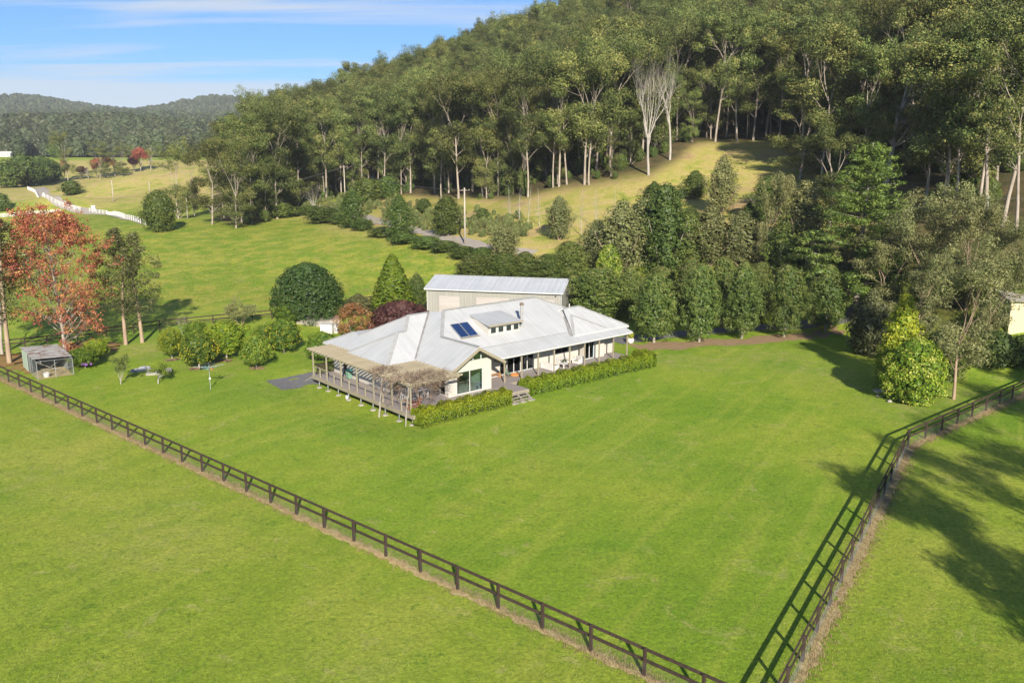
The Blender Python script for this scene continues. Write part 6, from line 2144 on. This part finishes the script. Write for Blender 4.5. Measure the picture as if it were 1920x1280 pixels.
# bramble bank between meadow and road
br_line = [(565, 404), (600, 412), (640, 420), (680, 432), (720, 444), (760, 456), (800, 466), (835, 472), (870, 484), (905, 488)]
brn = ['first', 'second', 'third', 'fourth', 'fifth', 'sixth', 'seventh', 'eighth', 'ninth', 'tenth']
for i, (x, y) in enumerate(br_line):
    b, t = spot(x, y)
    plant(P_scrub[i % 4], 'bramble', 'low dark bramble mound on the bank between meadow and road, %s from the left' % brn[i], 'bramble', b, 2.0 + 0.5 * rnd.random(), 2.6 + rnd.random() * 1.0, rnd.uniform(0, 6), 'brambles along the road bank')
for i, (bx, by, yt) in enumerate([(958, 412, 345), (974, 416, 352), (990, 420, 345), (1012, 424, 350), (1090, 442, 352), (1117, 432, 344), (1148, 425, 350)]):
    b, t = spot(bx, by)
    plant(P_sapling[i % 3], 'bare_sapling', 'thin leafless pale sapling on the lower hillside, %s from the left' % brn[i], 'sapling', b, rise(b, bx, yt), 1.5, rnd.uniform(0, 6), 'bare saplings on the hillside')
plant_px(P_dead[0], 'dead_tree', 'tall bare white tree with many branches at the forest edge', 'tree', 1216, 328, 80, 1160, 1290, rz=0.8)
plant_px(P_dead[1], 'dead_tree', 'bare white tree just right of the tallest bare one', 'tree', 1256, 300, 120, 1215, 1300, rz=2.0)

# large gums in front of the right-hand forest
for i, (bx, by, yt, x0, x1, k, lab) in enumerate([
        (1660, 352, 18, 1560, 1800, 4, 'very tall white-trunked gum with spreading limbs above the pine'),
        (1584, 330, 70, 1500, 1670, 1, 'tall gum left of the spreading white-trunked one'),
        (1500, 335, 150, 1430, 1570, 3, 'broad gum at the right end of the dry clearing'),
        (1556, 425, 225, 1480, 1640, 7, 'gum with forked pale trunk rising behind the pine'),
        (1770, 398, 50, 1690, 1860, 0, 'tall gum right of the spreading white-trunked one'),
        (1905, 440, 60, 1820, 1990, 2, 'tall gum cut by the right edge of the picture')]):
    plant_px(P_gum[k] if k != 4 else P_big, 'gum_tree', lab, 'tree', bx, by, yt, x0, x1, 'large gums on the right')
for i, (k, bx, by, yt, x0, x1, lab) in enumerate([
        (P_olive[1], 1205, 490, 372, 1160, 1262, 'second broad grey-green tree, left of the tall dark one'),
        (P_thick[2], 1290, 505, 400, 1245, 1345, 'green tree directly below the rounded hillside tree'),
        (P_olive[2], 1385, 500, 395, 1340, 1440, 'grey-green tree left of the slender pale-trunked gum'),
        (P_thick[0], 1470, 520, 405, 1425, 1520, 'dark green tree right of the slender pale-trunked gum'),
        (P_olive[0], 1120, 505, 412, 1080, 1165, 'grey-green tree above the garage end'),
        (P_thick[1], 1440, 420, 330, 1405, 1490, 'dark tree at the lower edge of the shaded clearing')]):
    plant_px(k, 'thicket_tree', lab, 'tree', bx, by, yt, x0, x1, 'thicket trees behind the screening row')

# gums left of the forest
for i, (bx, by, yt, x0, x1, k, lab) in enumerate([
        (398, 421, 262, 335, 440, 1, 'white-trunked gum on the meadow edge, middle of the left cluster'),
        (443, 428, 250, 410, 510, 3, 'white-trunked gum nearest the meadow in the left cluster'),
        (335, 410, 258, 278, 372, 5, 'grey-trunked gum at the left end of the cluster behind the round tree'),
        (472, 418, 235, 440, 530, 0, 'gum at the right of the left cluster'),
        (365, 404, 268, 330, 405, 7, 'gum behind the power pole in the left cluster'),
        (420, 408, 255, 385, 470, 2, 'gum at the back of the left cluster')]):
    plant_px(P_gum[k], 'gum_tree', lab, 'tree', bx, by, yt, x0, x1, 'gums at the left end of the forest')
# far trees in the valley
for i, (k, bx, by, yt, x0, x1, lab) in enumerate([
        (P_gum[1], 128, 340, 245, 108, 158, 'tall white-trunked gum beside the far lane'),
        (P_gum[3], 188, 335, 262, 168, 215, 'gum behind the far autumn trees, left'),
        (P_gum[5], 228, 330, 268, 205, 255, 'gum behind the far autumn trees, right'),
        (P_autumn[0], 181, 334, 297, 171, 192, 'red autumn tree on the far knoll, left'),
        (P_autumn[1], 202, 332, 292, 193, 214, 'orange autumn tree on the far knoll'),
        (P_autumn[2], 153, 336, 312, 144, 164, 'dark plum autumn tree on the far knoll'),
        (P_autumn[3], 166, 336, 312, 158, 176, 'grey leafless tree on the far knoll, left'),
        (P_autumn[3], 216, 330, 288, 206, 232, 'grey leafless tree on the far knoll, middle'),
        (P_autumn[0], 264, 322, 277, 250, 278, 'red autumn tree on the far knoll, right'),
        (P_autumn[2], 252, 323, 295, 243, 262, 'dark plum autumn tree on the far knoll, right'),
        (P_autumn[3], 283, 320, 272, 270, 298, 'grey leafless tree on the far knoll, right'),
        (P_autumn[1], 122, 338, 298, 116, 128, 'orange autumn sapling beside the far lane gum'),
        (P_scrub[1], 135, 366, 338, 112, 156, 'dark bush beside the far lane'),
        (P_scrub[0], 5, 396, 362, -12, 20, 'dark bush cut by the left edge above the white fence')]):
    plant_px(k, 'valley_tree', lab, 'tree', bx, by, yt, x0, x1, 'far trees in the valley')
for i, (bx, by, yt, x0, x1) in enumerate([(15, 352, 300, -25, 50), (45, 350, 288, 15, 80), (78, 345, 292, 52, 108), (100, 342, 300, 80, 122), (60, 348, 296, 35, 95), (55, 288, 270, 45, 68), (108, 296, 262, 92, 124)]):
    plant_px(P_scrub[i % 4], 'valley_tree', 'rounded dark tree in the far valley clump, %s from the left' % brn[i], 'tree', bx, by, yt, x0, x1, 'dark clump in the far valley')

# ------------------------------------------------------------------ the forest on the hill
rng = np.random.default_rng(77)
cand = []
for gy in np.arange(100, 500, 6.9):
    for gx in np.arange(-150, 330, 6.9):
        x, y = gx + rng.uniform(-2.6, 2.6), gy + rng.uniform(-2.6, 2.6)
        a = x / y
        if a < (-0.325 if y < 300 else -0.292) or a > 0.78:
            continue
        e_ = forest_front(a)
        if y < e_ + 1.0:
            continue
        if a > 0.60 and y < 150:
            continue
        if a > 0.24 and a < 0.36 and y < e_ + 14 and rng.uniform() < 0.55:
            continue
        z = ground(x, y)
        cand.append((y - e_, x, y, z, a))
# trunks that stand out along the edge
edge = [(680, 362), (693, 352), (752, 364), (770, 362), (827, 371), (815, 362), (905, 368), (935, 366), (1037, 352), (1048, 350), (1063, 346), (1096, 346), (1104, 347), 
        (1341, 266), (1382, 266), (1412, 264), (1400, 258), (1436, 255), (1445, 252), (1362, 258), (1540, 342), (1500, 312), (1462, 268), (1735, 392), (1790, 402), (1880, 425), (720, 372), (860, 372), (990, 370), (612, 378), (560, 392), (520, 410), (640, 370)]
spots = []
for px, py in edge:
    b, t = spot(px, py)
    spots.append((-50.0, b.x, b.y, b.z, b.x / b.y))
keep = []
for c in cand:
    if all((c[1] - s[1]) ** 2 + (c[2] - s[2]) ** 2 > 9 for s in spots) and all((c[1] - s[0]) ** 2 + (c[2] - s[1]) ** 2 > 64 for s in ((30, 190), (38, 197), (27, 187), (67, 153))):
        keep.append(c)
inview = [c for c in keep if -0.32 < c[4] < 0.64]
outview = [c for c in keep if not (-0.32 < c[4] < 0.64)]
inview.sort(key=lambda c: c[0] + 0.10 * c[2])
solo = spots + inview[:262]
rest = inview[262:] + outview
for i, c in enumerate(solo):
    k = int(rng.integers(0, 8))
    h = rng.uniform(22, 35)
    if c[4] > 0.42:
        h = rng.uniform(26, 36)
    if c[4] < -0.2:
        h *= 0.86
    if c[0] < 0:
        k = (0, 2, 6, 4)[i % 4]
        h = rng.uniform(27, 33)
    if 0 <= c[0] < 30 and rng.uniform() < 0.42:
        k = (3, 5, 7, 1)[i % 4]
        h = rng.uniform(11, 20)
    e = empty('forest_gum', (c[1], c[2], c[3]), rng.uniform(0, 6.28), None, 'tree', 'gum trees of the hillside forest')
    px_ = project_x(c[1], c[2], c[3])
    if c[0] < 0 and 1335 < px_ < 1470:
        top_n = ('first', 'second', 'third', 'fourth', 'fifth', 'sixth', 'seventh', 'eighth', 'ninth')[sorted(project_x(s_[1], s_[2], s_[3]) for s_ in spots if 1335 < project_x(s_[1], s_[2], s_[3]) < 1470).index(px_)]
        tag(e, 'tall pale-trunked gum at the top of the dry clearing, %s from the left' % top_n)
    else:
        tag(e, 'tall pale-trunked gum standing among the trees of the hillside forest')
    s = h / P_gum[k].H
    e.scale = (s * rng.uniform(0.85, 1.12), s * rng.uniform(0.85, 1.12), s)
    for nm, me in P_gum[k].parts:
        obj(nm, me, e)
proto_obj = {}
for o in col.objects:
    if o.parent is not None and o.name.split('.')[0] in ('trunk', 'crown') and o.data.name.startswith('gum_10'):
        proto_obj.setdefault(o.data.name, o)


def scatter(name, pts, variants, label, mats=None):
    """one object: the given plants repeated at the given points (position, scale, turn, variant)"""
    P = np.array([p[:3] for p in pts], np.float32)
    me = bpy.data.meshes.new(name)
    me.vertices.add(len(P))
    me.vertices.foreach_set('co', P.ravel())
    for an, j in (('sc', 3), ('turn', 4), ('var', 5)):
        a = me.attributes.new(an, 'FLOAT', 'POINT')
        a.data.foreach_set('value', np.array([p[j] for p in pts], np.float32))
    o = obj(name, me)
    ng = bpy.data.node_groups.new(name, 'GeometryNodeTree')
    ng.interface.new_socket('Geometry', in_out='INPUT', socket_type='NodeSocketGeometry')
    ng.interface.new_socket('Geometry', in_out='OUTPUT', socket_type='NodeSocketGeometry')
    N, L = ng.nodes, ng.links
    gi, go, jn = N.new('NodeGroupInput'), N.new('NodeGroupOutput'), N.new('GeometryNodeJoinGeometry')

    def attr(n):
        a = N.new('GeometryNodeInputNamedAttribute')
        a.data_type = 'FLOAT'
        a.inputs['Name'].default_value = n
        return a.outputs['Attribute']
    sc_, tu, va = attr('sc'), attr('turn'), attr('var')
    cv = N.new('ShaderNodeCombineXYZ')
    L.new(tu, cv.inputs[2])
    for vi, objs in enumerate(variants):
        cmp_ = N.new('FunctionNodeCompare')
        cmp_.data_type = 'FLOAT'
        cmp_.operation = 'EQUAL'
        cmp_.inputs['B'].default_value = float(vi)
        cmp_.inputs['Epsilon'].default_value = 0.1
        L.new(va, cmp_.inputs['A'])
        for so in objs:
            oi = N.new('GeometryNodeObjectInfo')
            oi.transform_space = 'ORIGINAL'
            oi.inputs['Object'].default_value = so
            oi.inputs['As Instance'].default_value = True
            ip = N.new('GeometryNodeInstanceOnPoints')
            L.new(gi.outputs[0], ip.inputs['Points'])
            L.new(cmp_.outputs[0], ip.inputs['Selection'])
            L.new(oi.outputs['Geometry'], ip.inputs['Instance'])
            L.new(cv.outputs[0], ip.inputs['Rotation'])
            L.new(sc_, ip.inputs['Scale'])
            L.new(ip.outputs[0], jn.inputs[0])
    L.new(jn.outputs[0], go.inputs[0])
    md_ = o.modifiers.new('scatter', 'NODES')
    md_.node_group = ng
    return tag(o, label, None, None, 'stuff')


variants = []
for i in range(8):
    variants.append([proto_obj[n] for n in ('gum_%d_trunk' % (100 + i), 'gum_%d_crown' % (100 + i)) if n in proto_obj])
ok_var = [i for i, v in enumerate(variants) if len(v) == 2]
pts = []
for c in rest:
    k = int(rng.choice(ok_var))
    pts.append((c[1], c[2], c[3], rng.uniform(19, 30) / P_gum[k].H, rng.uniform(0, 6.28), k))
scatter('forest', pts, variants, 'dense gum forest covering the hill behind the front rows of trees')

# understorey along the forest edge
us = []
for c in sorted(inview, key=lambda c: c[0])[:420]:
    for _ in range(2):
        x, y = c[1] + rng.uniform(-3, 3), c[2] + rng.uniform(-3.5, 3)
        if 0.2 < x / y < 0.37 and rng.uniform() < 0.8:
            continue
        us.append((x, y, ground(x, y) - 0.1, rng.uniform(0.22, 0.62), rng.uniform(0, 6.28), int(rng.integers(0, 4))))
sv = []
for i in range(4):
    for o in col.objects:
        if o.parent is not None and o.data and o.data.name == 'dense_%d_crown' % (320 + i):
            sv.append([o])
            break
scatter('understorey', us, sv, 'green undergrowth at the foot of the forest trees')
# bracken and low scrub on the bank between road and forest
bk_ = []
for _ in range(420):
    t_ = rng.uniform(0, 1)
    px = 560 + 420 * t_ + rng.normal(0, 14)
    py = np.interp(px, [560, 640, 690, 780, 870, 980], [392, 384, 386, 402, 420, 430]) + rng.normal(0, 11)
    py = max(py, np.interp(px, [560, 620, 680, 752, 827, 960, 1000], [392, 374, 364, 365, 372, 380, 372]))
    b, t = spot(px, py)
    bk_.append((b.x, b.y, b.z - 0.05, rng.uniform(0.10, 0.30), rng.uniform(0, 6.28), int(rng.integers(0, 4))))
brk = [dense(450 + i, 6.0, 3.2, ball, 26, 50, 0.5, 1.1, 'bracken_leaf', 'bark_brown', 0.02, 0.1, 0.5) for i in range(4)]
bo_ = []
for i in range(4):
    px, py = [(700, 392), (780, 412), (860, 428), (930, 432)][i]
    b, t = spot(px, py)
    e = plant(brk[i], 'bracken_clump', 'straw-coloured bracken clump on the bank above the road, %s from the left' % brn[i], 'bracken', b, 1.3, 1.6, 0.5 * i, 'bracken on the bank')
    bo_.append([[c for c in e.children if c.name.startswith('crown')][0]])
scatter('bracken', bk_, bo_, 'low bracken and dry scrub on the bank above the gravel road')

# ------------------------------------------------------------------ woods on the far hills
fw = [dense(460 + i, 16.0, 6.0, egg, 22, 34, 1.5, 2.2, 'far_leaf', 'bark_grey', 0.2, 0.35, 0.7, tjit=0.25) for i in range(3)]
fo = []
for i in range(3):
    px, py = [(96, 270), (150, 268), (205, 266)][i]
    b, t = spot(px, py)
    e = plant(fw[i], 'far_tree', 'dark tree at the foot of the far wooded hill, %s from the left' % brn[i], 'tree', b, 17, 7, i, 'trees at the foot of the far hill')
    fo.append([[c for c in e.children if c.name.startswith('crown')][0]])
fp = []
for y0, y1, step in ((640, 1150, 8.5), (1150, 1800, 13.0), (1800, 2900, 19.0)):
    y = y0
    while y < y1:
        x = -0.66 * y
        while x < 0.02 * y - 60:
            xx, yy = x + rng.uniform(-.45, .45) * step, y + rng.uniform(-.45, .45) * step
            i, j = np.searchsorted(GX, xx) - 1, np.searchsorted(GY, yy) - 1
            clear = False
            if yy < 720 + 30 * math.sin(xx * 0.03) and wood[j, i] < 0.6:
                clear = True
            if yy > 1300 and math.sin(xx * 0.008 + 1) * math.sin(yy * 0.0065 + 2) > 0.74:
                clear = True
            if not clear:
                fp.append((xx, yy, ground(xx, yy) - 1.0, rng.uniform(0.75, 1.2) * (1.0 if y < 1150 else 1.15 if y < 1800 else 1.3), rng.uniform(0, 6.28), int(rng.integers(0, 3))))
            x += step
        y += step
scatter('far_woods', fp, fo, 'wooded ridges and hills across the valley')

# gums out of frame on the right and behind, whose shadows fall on the right paddock
for i, (x, y, h) in enumerate([(31, 21, 19), (37.5, 26, 20), (33, 15, 17), (44, 32, 20), (52, 41, 21), (33, 2, 16), (60, 48, 22)]):
    e = plant(P_gum[i % 8], 'gum_tree', 'gum standing right of the camera whose shadow lies on the right paddock', 'tree', (x, y, 0), h, 4.2, i * 1.3, 'gums right of the camera')

# ------------------------------------------------------------------ grass: dry tufts along the fences, rough tufts in the meadow
def tufts(name, pts, mat, hgt, label, blades=9, seed=3, tone=(0.2, 0.8)):
    rg = np.random.default_rng(seed)
    n = len(pts) * blades
    P = np.repeat(np.array(pts), blades, 0)
    a = rg.uniform(0, 2 * PI, n)
    r = rg.uniform(0, 0.14, n)
    B = P + np.column_stack([r * np.cos(a), r * np.sin(a), np.zeros(n)])
    h = hgt * rg.uniform(0.5, 1.3, n)
    le = rg.uniform(0.2, 0.9, n)
    T = B + np.column_stack([np.cos(a) * le * h, np.sin(a) * le * h, h])
    s = np.column_stack([-np.sin(a), np.cos(a), np.zeros(n)]) * (0.018 * hgt / 0.2)
    s = s[:, :]
    V = np.stack([B - s, B + s, T + s * 0.3, T - s * 0.3], 1).reshape(-1, 3)
    Q = np.arange(4 * n).reshape(n, 4)
    return tag(obj(name, quads_mesh(name, V, Q, mat, rg.uniform(*tone, n))), label, kind='stuff')


rg = np.random.default_rng(21)
sp_ = []
for A_, B_, off, wd in ((NA, NB + ND * 9, 0.10, 0.7), (NA, RC, -0.3, 0.9), (RC, RE, -0.3, 0.9)):
    L_ = np.linalg.norm(B_ - A_)
    d_ = (B_ - A_) / L_
    n_ = np.array([-d_[1], d_[0]])
    for _ in range(int(L_ * 60)):
        q = A_ + d_ * rg.uniform(0, L_) + n_ * (off + rg.normal(0, wd * 0.38))
        sp_.append((q[0], q[1], ground(q[0], q[1])))
tufts('dry_grass', sp_, 'straw_blade', 0.10, 'short dead grass in the sprayed strip under the fences', 7)

# lawn and paddock grass standing up from the ground where it is near enough to see
gp = []
for _ in range(60000):
    y = 24 + 62 * rg.uniform(0, 1) ** 1.5
    x = y * rg.uniform(-0.66, 0.66)
    if y > 62 and -9 < x < 30:
        continue
    gp.append((x, y, ground(x, y) - 0.01))
tufts('lawn_grass', gp, 'grass_blade', 0.085, 'short green grass blades of the lawn and paddocks', 4, 31, (0.0, 1.0))
mp_ = []
for _ in range(9000):
    px, py = rg.uniform(120, 860), rg.uniform(425, 590)
    b, t = spot(px, py) if _ < 0 else (None, None)
    v_ = (640 - py) / FPX
    dd = np.array([(px - 960) / FPX, CP + v_ * SP, -SP + v_ * CP])
    tt = 23.0 / max(0.05, -dd[2]) * 0.86
    x, y = dd[0] * tt, dd[1] * tt
    if y > 128 and y < 215:
        mp_.append((x, y, ground(x, y) - 0.02))
tufts('meadow_grass', mp_, 'meadow_blade', 0.30, 'rough longer grass tufts in the back meadow', 5, 33, (0.0, 1.0))

# ------------------------------------------------------------------ air
hz = MB()
hz.box(-5600, 5600, -380, 5600, -8, 330)
m, ns, ls, out = new_mat('haze_air')
pv = node(ns, 'ShaderNodeVolumePrincipled', {'Color': (0.82, 0.90, 1.0, 1), 'Density': 0.0001, 'Anisotropy': 0.0})
ls.new(pv.outputs[0], out.inputs['Volume'])
tag(hz.build('haze', 'haze_air', None), 'thin bluish air between the camera and the far hills', kind='stuff')
